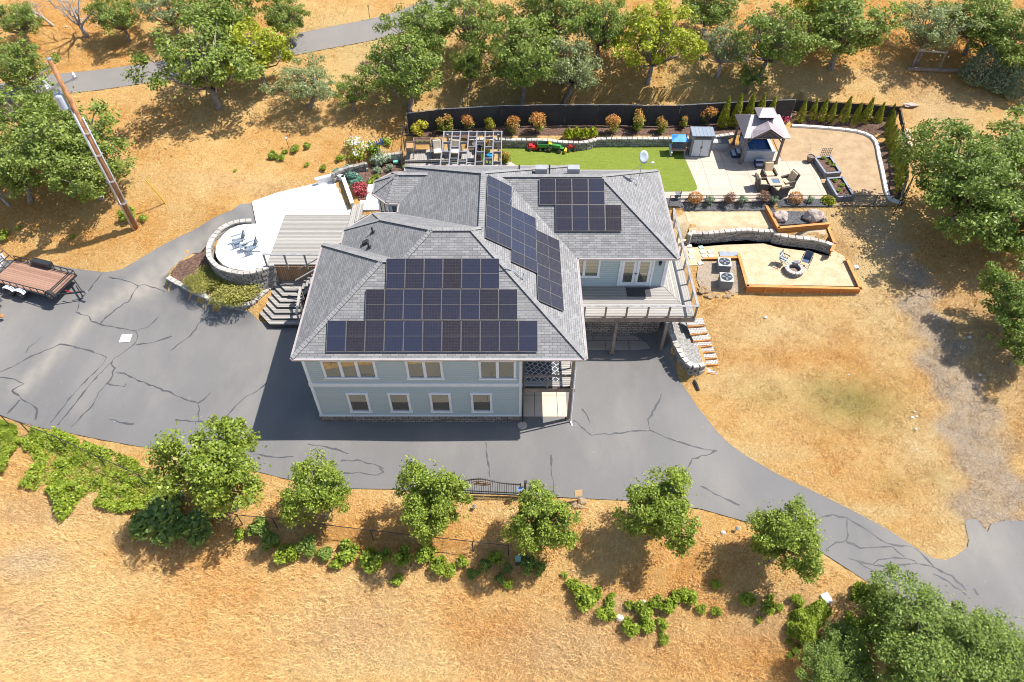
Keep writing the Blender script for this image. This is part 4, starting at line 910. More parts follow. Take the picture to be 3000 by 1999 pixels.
def put_tree(label,cx,cy,R,key,name='oak_tree',zs=1.0,group=None,cat='tree',rz=None,up=None):
    a,b,first,hc,R0=PROT[key]; s=R/R0; p=G(cx,cy,hc*s*zs if up is None else up)
    t=thing(name,label,cat,p.to_tuple(),random.uniform(0,6.28) if rz is None else rz,group)
    t.scale=(s,s,s*zs)
    if first: PROT[key][2]=False; ch=(a,b)
    else:
        ch=(a.copy(),b.copy())
        for c in ch: COL.objects.link(c)
    for c in ch: c.parent=t
    return t
for i in range(6): tree_proto('oak',i,ncl=62+i%3*8,nl=120,ls=.10,cr=.165)
for i in range(3): tree_proto('grey',i,ncl=60,nl=110,ls=.095,cr=.165,bare=0 if i!=1 else 4)
for i in range(2): tree_proto('bright',i,ncl=58,nl=130,ls=.11,cr=.18)
for i in range(4): tree_proto('maple',i,R=2.0,V=2.1,hc=2.95,ncl=80,nl=190,ls=.066,cr=.2)
tree_proto('dark',2,R=4.0,V=2.8,hc=3.6,ncl=110,nl=300,ls=.07,cr=.16)
tree_proto('dark',0,R=5.5,V=3.6,hc=4.6,ncl=95,nl=230,ls=.12,cr=.17)
tree_proto('dark',1,R=4.0,V=3.0,hc=3.5,ncl=70,nl=200,ls=.115,cr=.19)
O='oak_tree'
TR=[('large spreading oak beside the road above the bare slope, nearest the power pole side',590,165,4.9,('oak',0),.9),
('yellow tinged oak joining the large oak where the narrow road passes behind',745,140,3.3,('bright',0),1.05),
('dark topped oak behind the large spreading oak on the far side of the road',640,35,3.9,('oak',1),.95),
('oak at the roadside with a bare patch below, beyond the narrow road',830,45,2.4,('oak',2),1.1),
('grey green rounded oak at the foot of the large spreading oak',888,235,3.1,('grey',0),.8),
('small crooked oak standing alone on the dry slope just outside the fence corner',1025,265,1.7,('oak',3),1.1),
('wide oak directly behind the power pole',190,400,4.3,('oak',4),.9),
('leafy lower oak behind the power pole trunk',250,490,3.4,('oak',5),.85),
('tall oak at the edge where the narrow road enters',50,190,2.9,('oak',2),1.0),
('oak with leaning double trunk at the lower end of the power pole trees',20,480,3.4,('oak',1),1.0),
('oak crown between the power pole and the road end',90,330,3.6,('oak',3),.9),
('oak at the top corner of the slope beside the bleached dead tree',45,55,2.5,('oak',0),.95),
('dark small oak with wide shade behind the bleached dead tree',345,40,2.7,('oak',4),.9),
('low oak crown at the far roadside next to the street bollard',495,25,2.8,('grey',2),.9),
('dense oak at the fence corner nearest the pergola deck',1185,195,3.9,('oak',5),1.0),
('slender oak with a thin pale trunk close to the screen fence',1372,180,1.7,('oak',1),1.5),
('oak over the end of the narrow road behind the dense fence oak',1240,70,3.6,('oak',0),.95),
('oak crown over the road end next to the double oaks',1390,60,3.3,('oak',3),1.),
('oak with a thick pale cut trunk standing behind the screen fence',1530,160,4.0,('oak',2),1.15),
('grey green oak beside the thick trunked oak behind the fence',1660,175,3.5,('grey',0),1.1),
('dark oak behind the double oaks at the top of the picture',1600,30,4.0,('oak',4),.9),
('oak with a dark straight trunk between the fence oaks and the bright tree',1765,60,3.0,('oak',5),1.15),
('bright yellow green tree behind the middle of the screen fence',1915,130,3.9,('bright',1),1.05),
('oak crown at the very top beyond the bright yellow green tree',2080,15,3.0,('oak',1),1.),
('half bare grey oak with bleached branches behind the tin roofed gazebo',2125,130,2.5,('grey',1),1.15),
('twin trunked oak beside the half bare grey oak',2260,105,3.6,('oak',3),1.05),
('tiny leaning oak right behind the slim cypresses',2200,222,1.25,('oak',0),1.15),
('broad olive green oak above the shaded dry clearing',2480,70,4.6,('oak',2),.85),
('oak at the top beyond the broad olive green oak',2400,5,3.2,('bright',0),.9),
('oak with open crown behind the wooden goal frame',2730,80,3.5,('grey',2),.9),
('dark oak over the orange clearing past the wooden goal frame',2880,50,3.6,('oak',4),.9),
('dark oak at the far corner edge above the grey spruce shrubs',2965,110,3.6,('oak',5),.9),
('small dark oak between the far corner oaks and the grey spruce',2995,190,2.0,('dark',1),.8),
('huge leafy green tree hanging over the end of the cypress row',2850,520,5.0,('dark',0),.95),
('dark leafy tree below the huge leafy tree at the picture edge',2975,640,3.6,('dark',1),.9),
('leafy tree next to the huge leafy tree toward the far slope',3010,430,4.0,('oak',0),.9),
('dark oak beside the gravel track at the picture edge',2995,880,2.7,('dark',1),1.05),
('small dark oak beyond the shade strip of the gravel track',3010,1010,1.9,('oak',2),1.),]
for L_,x,y,R,k,zs in TR: put_tree(L_,x,y,R,k,zs=zs,group='oaks on the dry hillside')
for i,(x,y,R,zs) in enumerate([(620,1372,2.72,1.05),(925,1432,1.9,1.05),(1262,1470,2.05,1.1),(1588,1525,1.9,1.05),(1935,1490,2.08,1.0),(2305,1572,1.95,.95)]):
    nm=['largest driveway tree with dense round crown, beside the wire fence and the green thicket','driveway tree between the largest one and the iron gate','driveway tree overlapping one end of the iron gate','driveway tree at the post end of the iron gate','driveway tree past the sign on the rock pile','driveway tree standing alone nearest the road bend'][i]
    put_tree(nm,x,y,R,('maple',i%4),'maple_tree',zs,'young trees lining the driveway')
put_tree('big dark leafy tree filling the corner below the driveway bend',2720,1890,3.6,('dark',2),'leafy_tree',.8,rz=.7)
put_tree('leafy tree at the very corner over the driveway',2960,1960,3.0,('dark',2),'leafy_tree',.8,rz=2.7)
put_tree('low dark green tree at the foot of the big corner tree',2470,1950,2.2,('dark',2),'leafy_tree',.7,rz=4)
# dead trees
def dead(label,x,y,h,seed,lean=(0,0,1)):
    rng=np.random.default_rng(seed); p=G(x,y); t=thing('dead_tree',label,'dead tree',p.to_tuple())
    mb=MB(); d=Vector(lean).normalized(); mb.tube([(0,0,-.2),tuple(d*h*.4)],[.05*h,.035*h],8); mb.build('trunk',BARE,t,smooth=True)
    mb=MB()
    for k in range(6):
        dd=(d+Vector(rng.normal(size=3))*.45).normalized(); dd.z=abs(dd.z); branchy(mb,d*h*(.2+.2*rng.random()),dd,h*.55,.022*h,3,rng,.7)
    mb.build('branches',BARE,t,smooth=True)
dead('bleached bare dead tree with many twisted branches near the top corner',255,108,4.2,3,(-.12,0,1))
dead('small fallen looking bare dead tree leaning beside the bleached dead tree',160,75,2.4,8,(-.8,0,.8))
dead('small grey leafless tree on the slope beside the wide pole oak',30,605,2.2,12,(-.4,.1,1))
# shrubs
SP={}
def shrub_proto(key,n,ls,mats,shape='ball',R=.5,h=1.0,seed=0):
    rng=np.random.default_rng(seed+3); g=rng.normal(size=(n,3)); g/=np.linalg.norm(g,axis=1)[:,None]
    if shape=='cone':
        z=rng.random(n)**1.3; a=rng.random(n)*6.283; prof=np.minimum(1,(z*5+.35))*(1-z)**.75; r=R*prof*(.75+.25*rng.random(n))*1.25
        C=np.stack([np.cos(a)*r,np.sin(a)*r,z*h],1)
    elif shape=='spray':
        a=rng.random(n)*6.283; rr=rng.random(n)**.6; C=np.stack([np.cos(a)*rr*R,np.sin(a)*rr*R,h*(.25+.7*(1-rr**2)*rng.random(n))],1)
    elif shape=='lumpy':
        cl=rng.normal(size=(9,3)); cl/=np.linalg.norm(cl,axis=1)[:,None]; cl*=.62; k=rng.integers(0,9,n); g=cl[k]+g*(rng.random(n)**.4)[:,None]*.48; g[:,2]=g[:,2]*.9
        C=np.stack([g[:,0]*R,g[:,1]*R,h*.5+g[:,2]*h*.5],1)
    else:
        C=np.stack([g[:,0]*R,g[:,1]*R,h*.5+g[:,2]*h*.5],1)*(1); C[:,:2]*=(.8+.25*rng.random(n))[:,None]
    C[:,2]=np.maximum(C[:,2],.03); out=[]
    if len(mats)==1: out.append(leaf_obj('foliage',C,ls,LM[mats[0]],None,outc=np.array([0,0,h*.3]),rng=rng,vert=1.2 if shape in('cone','spray') else 0))
    else:
        s=C[:,2]/h+rng.random(n)*.7; k=s>mats[2] if len(mats)>2 else s>.95
        out.append(leaf_obj('foliage',C[~k],ls,LM[mats[0]],None,outc=np.array([0,0,h*.3]),rng=rng))
        out.append(leaf_obj('leaf_tips',C[k]+[0,0,.03],ls*.9,LM[mats[1]],None,outc=np.array([0,0,h*.3]),rng=rng))
    st=MB()
    for k in range(5):
        a=k*1.25; st.tube([(0,0,-.05),(math.cos(a)*R*.25,math.sin(a)*R*.25,h*.35),(math.cos(a)*R*.5,math.sin(a)*R*.5,h*.7)],[.02,.014,.005],4)
    out.append(st.build('stem',BARK)); SP[key]=[out,True,R]
def put_shrub(name,label,x,y,r,key,z=None,group=None,cat='shrub',zs=1,lift=0):
    ch,first,R0=SP[key]; s=r/R0
    p=at(x,y,z) if z is not None else G(x,y)
    t=thing(name,label,cat,p.to_tuple(),random.uniform(0,6.28),group); t.scale=(s,s,s*zs)
    if first: SP[key][1]=False
    else:
        ch=[c.copy() for c in ch]
        for c in ch: COL.objects.link(c)
    for c in ch: c.parent=t
    return t
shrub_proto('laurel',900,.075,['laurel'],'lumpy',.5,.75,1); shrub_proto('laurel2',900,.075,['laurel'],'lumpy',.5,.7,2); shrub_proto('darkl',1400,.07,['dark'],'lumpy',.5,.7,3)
shrub_proto('phot',1500,.075,['maple','orange',.95],'lumpy',.8,1.9,4); shrub_proto('phot2',1500,.075,['maple','orange',.8],'lumpy',.8,1.7,5)
shrub_proto('yel',1100,.07,['yellow'],'lumpy',.75,1.4,6); shrub_proto('cyp',1500,.06,['cyp'],'cone',.36,1.9,7)
shrub_proto('obush',900,.05,['orange'],'ball',.5,.75,8); shrub_proto('brn',700,.05,['brown'],'lumpy',.5,.8,9); shrub_proto('sage',600,.05,['sage'],'lumpy',.45,.6,10)
shrub_proto('lily',260,.16,['bright','crim',1.35],'spray',.7,.7,11); shrub_proto('blue',900,.06,['blue'],'lumpy',.5,.6,12); shrub_proto('red',900,.06,['red'],'lumpy',.6,.6,13)
shrub_proto('juni',9000,.045,['juni'],'lumpy',1.5,.9,14); shrub_proto('spruce',3500,.09,['spruce'],'cone',1.3,3.0,15)
shrub_proto('wfl',900,.08,['bright','white',1.0],'lumpy',1.0,1.5,16); shrub_proto('weed',350,.045,['laurel'],'lumpy',.3,.35,17); shrub_proto('crim',900,.06,['crim'],'lumpy',.6,.9,18); shrub_proto('grass',260,.12,['bright'],'spray',.35,.7,19)
FB=3.74
for i,(x,y,r,k,l) in enumerate([(1232,400,.75,'yel','yellow leaved shrub at the fence corner beside the planter boxes'),(1305,392,.72,'phot','green shrub with orange tips behind the pergola, next to the yellow one'),(1368,385,.65,'phot2','low orange tipped shrub directly behind the pergola beams'),(1436,385,.62,'yel','yellow leaved shrub behind the middle of the pergola'),(1505,396,.75,'phot2','orange and green shrub just past the end of the pergola'),(1573,392,.85,'phot2','broad orange tipped shrub above the toy vehicles'),(1793,392,.75,'phot2','orange tipped shrub standing alone in the middle of the bark bed'),(1868,385,.8,'phot','tall greener shrub left of the water table end of the bed'),(1936,392,.62,'phot','narrow green shrub behind the blue play canopy'),(2000,376,.5,'phot','small green shrub tucked behind the grey shed'),(2068,368,.8,'phot2','wide orange shrub between the grey shed and the gazebo')]):
    put_shrub('garden_shrub',l,x,y-3,r*.95,k,FB,'shrubs in the bark bed along the black fence')
cy=[(2115,372,1.2),(2150,370,1.25),(2184,368,1.25),(2215,366,1.25),(2248,366,1.1)]
for i,(x,y,s) in enumerate(cy): put_shrub('cypress',['first','second','third','fourth','fifth'][i]+' tall slim cypress counting from the orange shrub, behind the gazebo roof',x,y,.36*s,'cyp',FB,'slim cypresses along the black fence',zs=1.15)
for i,(x,y,s) in enumerate([(2341,357,.85),(2373,354,.85),(2401,356,.88),(2429,357,.78),(2465,360,1.),(2500,364,.82),(2528,364,1.),(2564,366,.85)]):
    put_shrub('cypress',['first','second','third','fourth','fifth','sixth','seventh','eighth'][i]+' slim cypress of the straight row behind the white kerb, counting from the gazebo',x,y,(.42*s),'cyp',3.2,'slim cypresses along the black fence',zs=1.05)
for i,(x,y) in enumerate([(2598,362),(2597,384),(2598,402),(2602,424),(2608,438),(2614,458),(2620,472),(2626,497),(2630,518),(2630,536),(2632,560)]):
    put_shrub('cypress',['first','second','third','fourth','fifth','sixth','seventh','eighth','ninth','tenth','last'][i]+' cypress down the side row beyond the white kerb, counting from the fence corner',x,y,.33 if i!=6 else .26,'cyp',3.15,'slim cypresses along the black fence',zs=1.0)
for x,y,k,l in [(2035,592,'obush','round orange bush nearest the balcony in the gravel strip'),(2081,594,'sage','grey green tuft beside the first round orange bush'),(2136,592,'brn','reddish brown shrub in the gravel strip nearest the balcony'),(2176,594,'sage','grey green tuft between the two brown shrubs'),(2232,588,'brn','reddish brown shrub below the wicker chairs'),(2268,592,'sage','spiky grey green tuft beside the second brown shrub'),(2327,592,'obush','round orange bush in the middle of the gravel strip'),(2369,592,'sage','small grey green tuft beside the daylily clump'),(2425,592,'lily','bright green daylily clump with red flowers by the raised bed')]:
    put_shrub('border_plant',l,x,y,.5 if k!='sage' else .38,k,3.1,'plants along the low wire fence',cat='plant')
put_shrub('juniper','wide yellow green juniper spilling over the low curved planter wall',596,832,1.35,'juni',1.15,zs=1.0)
put_shrub('juniper','long yellow green juniper mound in the planter beside the timber stairs',690,858,2.0,'juni',1.15,zs=.85)
for x,y,l in [(1027,508,'largest blue green shrub at the end of the rough stone wall'),(1037,523,'second blue green shrub in the bark bed by the white terrace'),(1043,537,'pale blue green shrub above the red one'),(1050,551,'small mint green mound touching the red shrub'),(998,517,'flat dark teal plant at the parapet corner')]: put_shrub('blue_shrub',l,x,y,.55,'blue',2.75,'blue green shrubs in the bark bed')
put_shrub('red_shrub','bright red lace leaf shrub between the white terrace and the bay window',1056,570,.8,'red',2.75)
put_shrub('crimson_shrub','crimson shrub behind the gazebo at the end of the bark bed',2288,355,.75,'crim',3.6)
put_shrub('flowering_shrub','tall white flowering shrub behind the rough stone wall',1052,462,1.15,'wfl',2.9)
for x,y,r,k,l in [(1118,480,.85,'sage','grey green mounded shrub in front of the blue garden spinner'),(1105,508,.4,'sage','small olive shrub in the bark bed nearest the bay roof'),(1140,500,.4,'sage','small olive shrub beside the deck edge in the bark bed'),(1103,522,.3,'weed','bright green seedling by the bay roof'),(1086,537,.35,'weed','low lime green plant at the end of the white walkway'),(1132,424,.5,'weed','light green bush above the blue garden spinner'),(1095,447,.6,'laurel','light green bush between the flowering shrub and the garden spinner'),(1000,470,.4,'weed','small green bush at the stone wall end on the dry slope'),(1480,478,.5,'phot','sprawling green plant at the pergola corner post'),(1302,496,.35,'phot','small green plant at the foot of the pergola post')]: put_shrub('garden_plant',l,x,y,r,k,cat='plant')
for i,(x,y) in enumerate([(1665,402),(1690,400),(1712,402),(1735,398)]): put_shrub('iris_clump',['first','second','third','last'][i]+' clump of upright green blades in the bark bed above the toy vehicles',x,y,.4,'grass',3.76,'bladed plants above the garden wall',cat='plant')
# dry slope tufts
for i,(x,y,r,l) in enumerate([(800,463,.4,'lime green tuft lowest in the cluster below the slope lamp'),(822,468,.4,'second lime green tuft touching the lowest one below the slope lamp'),(836,450,.25,'tiny green tuft right under the slope lamp'),(868,442,.45,'largest green tuft beside the slope lamp'),(901,433,.3,'green tuft farthest up from the slope lamp'),(899,487,.25,'green tuft above the white terrace edge'),(949,498,.3,'green tuft next to the terrace parapet'),(690,504,.18,'lone tiny tuft in the middle of the bare slope'),(378,640,.6,'bright green bush at the foot of the power pole'),(420,645,.35,'bright green tuft just uphill of the power pole foot'),(10,700,.5,'green bush at the picture edge above the flat trailer'),(56,672,.25,'tiny green tuft in the shade above the flat trailer'),(215,698,.2,'tiny green tuft in the power pole shadow')]): put_shrub('slope_shrub',l,x,y,r,'weed' if i%2 else 'laurel',group='green tufts on the dry slope')
put_shrub('spruce','grey green feathery evergreen at the edge of the far clearing',2858,240,1.5,'spruce'); put_shrub('spruce','second grey green evergreen behind the first one by the far clearing',2925,265,1.3,'spruce'); put_shrub('spruce','grey green evergreen at the picture edge above the huge leafy tree',2985,290,1.4,'spruce')
BS=[(1021,1625,.75),(1094,1650,.85),(1125,1632,.5),(1179,1638,.7),(1164,1702,.42),(1251,1635,.75),(1289,1665,.65),(1323,1677,.5),(1357,1650,.42),(1387,1687,.42),(1421,1662,.45),(1453,1643,.55),(1487,1668,.35),(1466,1702,.38),(1489,1715,.35),(1544,1664,.65),(1578,1672,.5),(1653,1689,.25),(1678,1723,.5),(1706,1762,.85),(1744,1742,.45),(1793,1745,.22),(1787,1766,.38),(1774,1808,.62),(1842,1776,.3),(1882,1798,.65),(1846,1842,.6),(1893,1838,.5),(1936,1834,.42),(1940,1876,.4),(1919,1768,.45),(1953,1778,.55),(1987,1753,.5),(2096,1715,.35),(2013,1757,.6),(2051,1787,.35),(2096,1796,.35),(2187,1766,.55),(2255,1751,.25),(2251,1787,.5),(2279,1781,.3),(2223,1819,.25),(2332,1766,.45),(2310,1881,.2),(2332,1906,.3),(2315,1923,.25),(702,1572,.45),(766,1560,.8),(795,1596,.65),(846,1635,.8),(906,1608,.75),(953,1630,.55),(991,1650,.55)]
TN=[(655,'the largest driveway tree'),(925,'the second driveway tree'),(1262,'the tree overlapping the gate'),(1588,'the tree at the gate post'),(1935,'the tree past the rock pile'),(2300,'the tree nearest the road bend')]
BS.sort(); cnt={}
ORD='first second third fourth fifth sixth seventh eighth ninth tenth eleventh twelfth thirteenth fourteenth fifteenth sixteenth seventeenth eighteenth nineteenth twentieth'.split()
for i,(x,y,r) in enumerate(BS):
    tn=min(TN,key=lambda t:abs(t[0]-x))[1]; cnt[tn]=cnt.get(tn,0)+1
    sz='tiny' if r<.32 else 'small' if r<.5 else 'bushy' if r<.7 else 'large'
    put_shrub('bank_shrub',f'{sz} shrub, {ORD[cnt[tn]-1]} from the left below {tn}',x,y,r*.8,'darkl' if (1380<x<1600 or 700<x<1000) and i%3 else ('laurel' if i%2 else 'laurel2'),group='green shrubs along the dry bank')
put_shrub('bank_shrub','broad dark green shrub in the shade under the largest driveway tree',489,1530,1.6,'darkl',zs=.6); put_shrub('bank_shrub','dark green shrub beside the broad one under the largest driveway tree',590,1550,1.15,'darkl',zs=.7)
# thicket masses
def thicket(name,label,polys,n,ls,mat,hm=.6,holes=.42):
    C=[]
    for poly in polys:
        A=np.array([[p.x,p.y] for p in PXY(poly)]); lo=A.min(0);hi=A.max(0)
        k=int(n/len(polys)); x=RNG.uniform(lo[0],hi[0],k*3); y=RNG.uniform(lo[1],hi[1],k*3)
        nz=np.array([noise.noise(Vector((a*.75,b*.75,0)))+.4*noise.noise(Vector((a*2.2,b*2.2,3))) for a,b in zip(x,y)])
        dd=pdist(x,y,A); m=inpoly(x,y,A)&(nz+np.clip(dd,0,1)*.5>holes-.4); x,y,nz=x[m][:k],y[m][:k],nz[m][:k]
        z=Hn(x,y)+np.clip(.25+nz,.05,1)*hm*(.4+.6*RNG.random(len(x))**.5); C.append(np.stack([x,y,z],1))
    C=np.concatenate(C); o=leaf_obj(name,C,ls,LM[mat],None,up=.8); tag(o,label,kind='stuff'); o['category']='undergrowth'; return o
thicket('undergrowth','bright green bramble thicket along the wire fence below the driveway corner',[[(50,1290),(130,1240),(260,1300),(400,1350),(510,1440),(470,1490),(340,1510),(250,1470),(180,1540),(150,1450),(60,1430),(110,1360)],[(0,1235),(50,1250),(60,1300),(20,1390),(-60,1400),(-60,1240)]],26000,.09,'laurel',.75,.28)
thicket('undergrowth','lime green thicket beside the driveway where it leaves at the corner',[[(2500,1715),(2600,1740),(2650,1790),(2560,1900),(2470,1850),(2480,1780)],[(2350,1790),(2400,1765),(2440,1800),(2420,1860),(2350,1900),(2300,1860),(2310,1800)],[(2390,1880),(2500,1850),(2560,2010),(2380,2010)]],24000,.09,'laurel',.9,.25)
# dry grass
def drygrass():
    xs=[];ys=[];hs=[]
    def addr(poly,n,h,cl=7):
        A=np.array([[p.x,p.y] for p in PXY(poly)]); lo=A.min(0);hi=A.max(0)
        x=RNG.uniform(lo[0],hi[0],n); y=RNG.uniform(lo[1],hi[1],n); m=inpoly(x,y,A); x,y=x[m],y[m]
        x=np.repeat(x,cl)+RNG.normal(size=len(x)*cl)*.11; y=np.repeat(y,cl)+RNG.normal(size=len(y)*cl)*.11
        xs.append(x);ys.append(y);hs.append(np.full(len(x),h))
    addr([(-200,1230),(700,1400),(1000,1450),(1800,1480),(2300,1590),(2700,1800),(3000,2060),(-200,2060)],34000,.15)
    addr([(-200,1500),(1000,1680),(1800,1800),(2300,1900),(2300,2060),(-200,2060)],15000,.23,9)
    addr([(2060,880),(2550,850),(2700,660),(3150,640),(3100,1500),(2750,1620),(2250,1370),(2100,1240)],30000,.10)
    addr([(-200,-60),(3200,-60),(3200,300),(2700,300),(2300,280),(1190,290),(1150,460),(950,500),(500,700),(300,790),(-200,740)],52000,.12)
    x=np.concatenate(xs);y=np.concatenate(ys);h=np.concatenate(hs)
    m=~(inpoly(x,y,DRW)|inpoly(x,y,RDW)); x,y,h=x[m],y[m],h[m]
    for f,_,_ in FLATS: m=~inpoly(x,y,f); x,y,h=x[m],y[m],h[m]
    n=len(x); z=Hn(x,y); a=RNG.random(n)*6.283; hh=h*(.35+1.0*RNG.random(n)); ln=hh*(.3+1.3*RNG.random(n)); wd=.007+.011*RNG.random(n)
    tx=x+np.cos(a)*ln; ty=y+np.sin(a)*ln; px=-np.sin(a)*wd; py=np.cos(a)*wd
    V=np.stack([np.stack([x-px,y-py,z-.02],1),np.stack([x+px,y+py,z-.02],1),np.stack([tx,ty,z+hh],1)],1).reshape(-1,3)
    me=bpy.data.meshes.new('dry_grass'); me.vertices.add(3*n); me.vertices.foreach_set('co',V.ravel()); me.loops.add(3*n); me.loops.foreach_set('vertex_index',np.arange(3*n))
    me.polygons.add(n); me.polygons.foreach_set('loop_start',np.arange(n)*3); me.polygons.foreach_set('loop_total',np.full(n,3)); me.update(calc_edges=True)
    mk=maskf(x,y); ca=me.color_attributes.new('mask','FLOAT_COLOR','POINT'); ca.data.foreach_set('color',np.repeat(mk,3,axis=0).ravel())
    me.materials.append(mat_blades()); o=bpy.data.objects.new('dry_grass',me); COL.objects.link(o); tag(o,kind='stuff')
drygrass()
# ------------------------------------------------ objects
def T(name,label,cat,px,py,z=None,rz=0,group=None):
    p=at(px,py,z) if z is not None else G(px,py)
    return thing(name,label,cat,p.to_tuple(),rz,group)
YELLOW=M('yellow_plastic',(.75,.50,.03),None,3,.4); GREEN=M('green_plastic',(.05,.25,.05),None,3,.4); REDP=M('red_plastic',(.55,.03,.03),None,3,.4)
WICK=brickm('wicker',(.24,.21,.18),(.13,.11,.10),(.05,.045,.04),.06,.03,.006,uv='Object'); CUSH=M('tan_cushion',(.66,.48,.30),(.56,.40,.24),2,.9); BEIGE=M('beige_cushion',(.62,.55,.45),(.54,.47,.38),2,.9)
PLG=M('grey_plastic',(.17,.175,.19),(.13,.135,.15),3,.5); PLW=M('pale_plastic',(.55,.58,.63),(.48,.51,.56),3,.5)
# power pole
pp=T('power_pole','tall brown wooden power pole with grey transformer on the dry slope','power pole',397,668)
POLE=M('pole_wood',(.42,.20,.08),(.22,.10,.045),3,.8)
MB().tube([(0,0,-.5),(0,0,12.3)],[.17,.13],12).build('pole_shaft',POLE,pp,smooth=True); MB().lathe([(.14,12.3),(.15,12.38),(.05,12.42)],n=12).build('pole_cap',MET,pp)
for k,(dx,dy) in enumerate(((-.19,-.08),(-.05,-.22),(.19,.04))): MB().tube([(dx,dy,.05),(dx,dy,9.4-.4*k)],.055,8).build('conduit',M('conduit_metal',(.66,.68,.72),(.55,.57,.6),3,.35,.6),pp,smooth=True)
m_=MB()
for z in (2.2,4.0,6.0,7.6): m_.box((0,-.02,z),(.48,.48,.05))
m_.build('clamp',MET,pp)
o=MB().lathe([(.26,0),(.28,.05),(.28,.85),(.24,.92),(.1,.95)],(-.48,-.1,9.3),16).lathe([(.05,0),(.09,.1),(.04,.3)],(-.55,-.18,10.24),8).lathe([(.05,0),(.09,.1),(.04,.3)],(-.4,.02,10.24),8).build('transformer',M('transformer_grey',(.50,.57,.66),None,3,.4),pp,smooth=False)
o=MB().beam((-.75,-.55,10.7),(.75,.55,10.95),.1,.12).build('crossarm',MET,pp)
for s in (-1,1):
    MB().lathe([(.05,0),(.1,.08),(.05,.14),(.1,.22),(.03,.32)],(s*.65,s*.48,10.85+s*.1),8).build('insulator',WHITE,pp); MB().tube([(s*.5,s*.36,10.7),(s*.62,s*.5,11.3)],.05,6).build('fuse_cutout',PLW,pp)
MB().beam((0,0,11.9),(-.75,-.3,11.6),.07,.07).build('crossarm',MET,pp)
a=Vector((0,0,9.2)); q=at(-250,545,9.0)-pp.location
MB().tube([a,a.lerp(q,.5)-Vector((0,0,.6)),q],.018,5).build('cable',BLACK,pp)
q=at(520,590,2.6)-pp.location
gw=T('guy_marker','yellow guy wire marker leaning over the dry slope','guy wire',486,597)
top=at(427,528,5.2)-gw.location; MB().tube([(0,0,0),tuple(top)],.04,8).build('marker_tube',YELLOW,gw); MB().tube([tuple(top*.98),tuple(pp.location+Vector((0,0,9.5))-gw.location)],.008,4).build('guy_cable',MET,gw)
MB().box((-.5,-.33,3.2),(.02,.02,.02)).build('pole_tag',YELLOW,pp)
# trailers
A=at(62,772,1.25); B=at(196,805,1.25); Cc=at(133,852,1.25); 
ex=(B-A).normalized(); Lr=(at(212,806,1.25)-A).length; ang_=math.atan2(ex.y,ex.x); Wd=(Cc-B).length
tr=thing('flat_trailer','flat utility trailer with brown plank deck, mesh ramp and black rails','trailer',((A.x+B.x+Cc.x+(Cc-B+A).x)/4,(A.y+B.y+Cc.y+(Cc-B+A).y)/4,.42),ang_)
L2=5.0/2; W2=2.15/2; dz=.72
MB().box((0,0,dz),(2*L2,2*W2,.05)).build('trailer_deck',boards('trailer_planks',1,.17,(.36,.21,.15),(.22,.12,.08),(.06,.03,.02),.07),tr)
m_=MB()
for s in (-1,1): m_.box((0,s*(W2+.03),dz-.03),(2*L2+.12,.06,.14)); m_.beam((-L2,s*(W2+.03),dz+.4),(L2,s*(W2+.03),dz+.4),.05,.05)
for s in (-1,1):
    m_.box((s*(L2+.03),0,dz-.03),(.06,2*W2,.14))
    for i in range(10): m_.box((-L2+i*2*L2/9,s*(W2+.03),dz+.2),(.04,.04,.4))
m_.beam((L2+.02,-W2,dz+.4),(L2+.02,W2,dz+.4),.05,.05); m_.box((L2-.55,0,dz+.05),(.05,2*W2,.05))
for x in (-1.5,0,1.5): m_.box((x,0,dz-.1),(.08,2*W2,.1))
m_.build('trailer_frame',BLACK,tr)
m_=MB()
for s in (-1,1): m_.beam((L2,s*.8,dz-.12),(L2+1.35,0,dz-.18),.07,.1)
m_.box((L2+1.5,0,dz-.15),(.4,.1,.08)); m_.tube([(L2+1.1,.0,.1),(L2+1.1,0,dz+.3)],.035,8); m_.lathe([(.08,0),(.08,.03)],(L2+1.1,0,.05),10); m_.build('trailer_tongue',BLACK,tr)
MB().box((L2+1.7,0,dz-.12),(.16,.12,.1)).build('trailer_coupler',MET,tr); MB().box((L2+.55,-.35,dz-.05),(.45,.05,.05)).build('jack_handle',REDP,tr)
def wheel(p,par,r=.33,w_=.2,axis='Y'):
    c=MB(); n=20
    prof=[(r*.62,-w_/2),(r*.95,-w_/2),(r,-w_*.3),(r,w_*.3),(r*.95,w_/2),(r*.62,w_/2)]
    def lay(m,prof):
        b=len(m.v); m.lathe(prof,n=n); 
        for i in range(b,len(m.v)):
            x,y,z=m.v[i]; m.v[i]=(x+p[0],z+p[1],y+p[2]) if axis=='Y' else (z+p[0],x+p[1],y+p[2]) if axis=='X' else (x+p[0],y+p[1],z+p[2])
    lay(c,prof); o=c.build('wheel',M('tyre_rubber',(.025,.025,.025),None,8,.8),par)
    m=MB(); lay(m,[(.03,-w_*.55),(r*.35,-w_*.45),(r*.6,-w_*.52),(r*.62,-w_*.3),(r*.62,w_*.3),(r*.6,w_*.52),(r*.3,w_*.4),(.03,w_*.5)]); m.build('rim',MET,o)
for s in (-1,1):
    for x in (-1.0,-.1):
        wheel((x,s*(W2+.22),.33),tr)
    m_=MB()
    fm=WHITE if s<0 else BLACK
    for x in (-1.0,-.1):
        pts=[(x-.42,s*(W2+.22),.55),(x-.3,s*(W2+.22),.72),(x,s*(W2+.22),.78),(x+.3,s*(W2+.22),.72),(x+.42,s*(W2+.22),.55)]
        for a_,b_2 in zip(pts,pts[1:]): m_.beam(a_,b_2,.28,.03)
    m_.build('fender',fm,tr)
wheel((L2-.1,-W2-.02,dz+.12),tr,.36,.22)
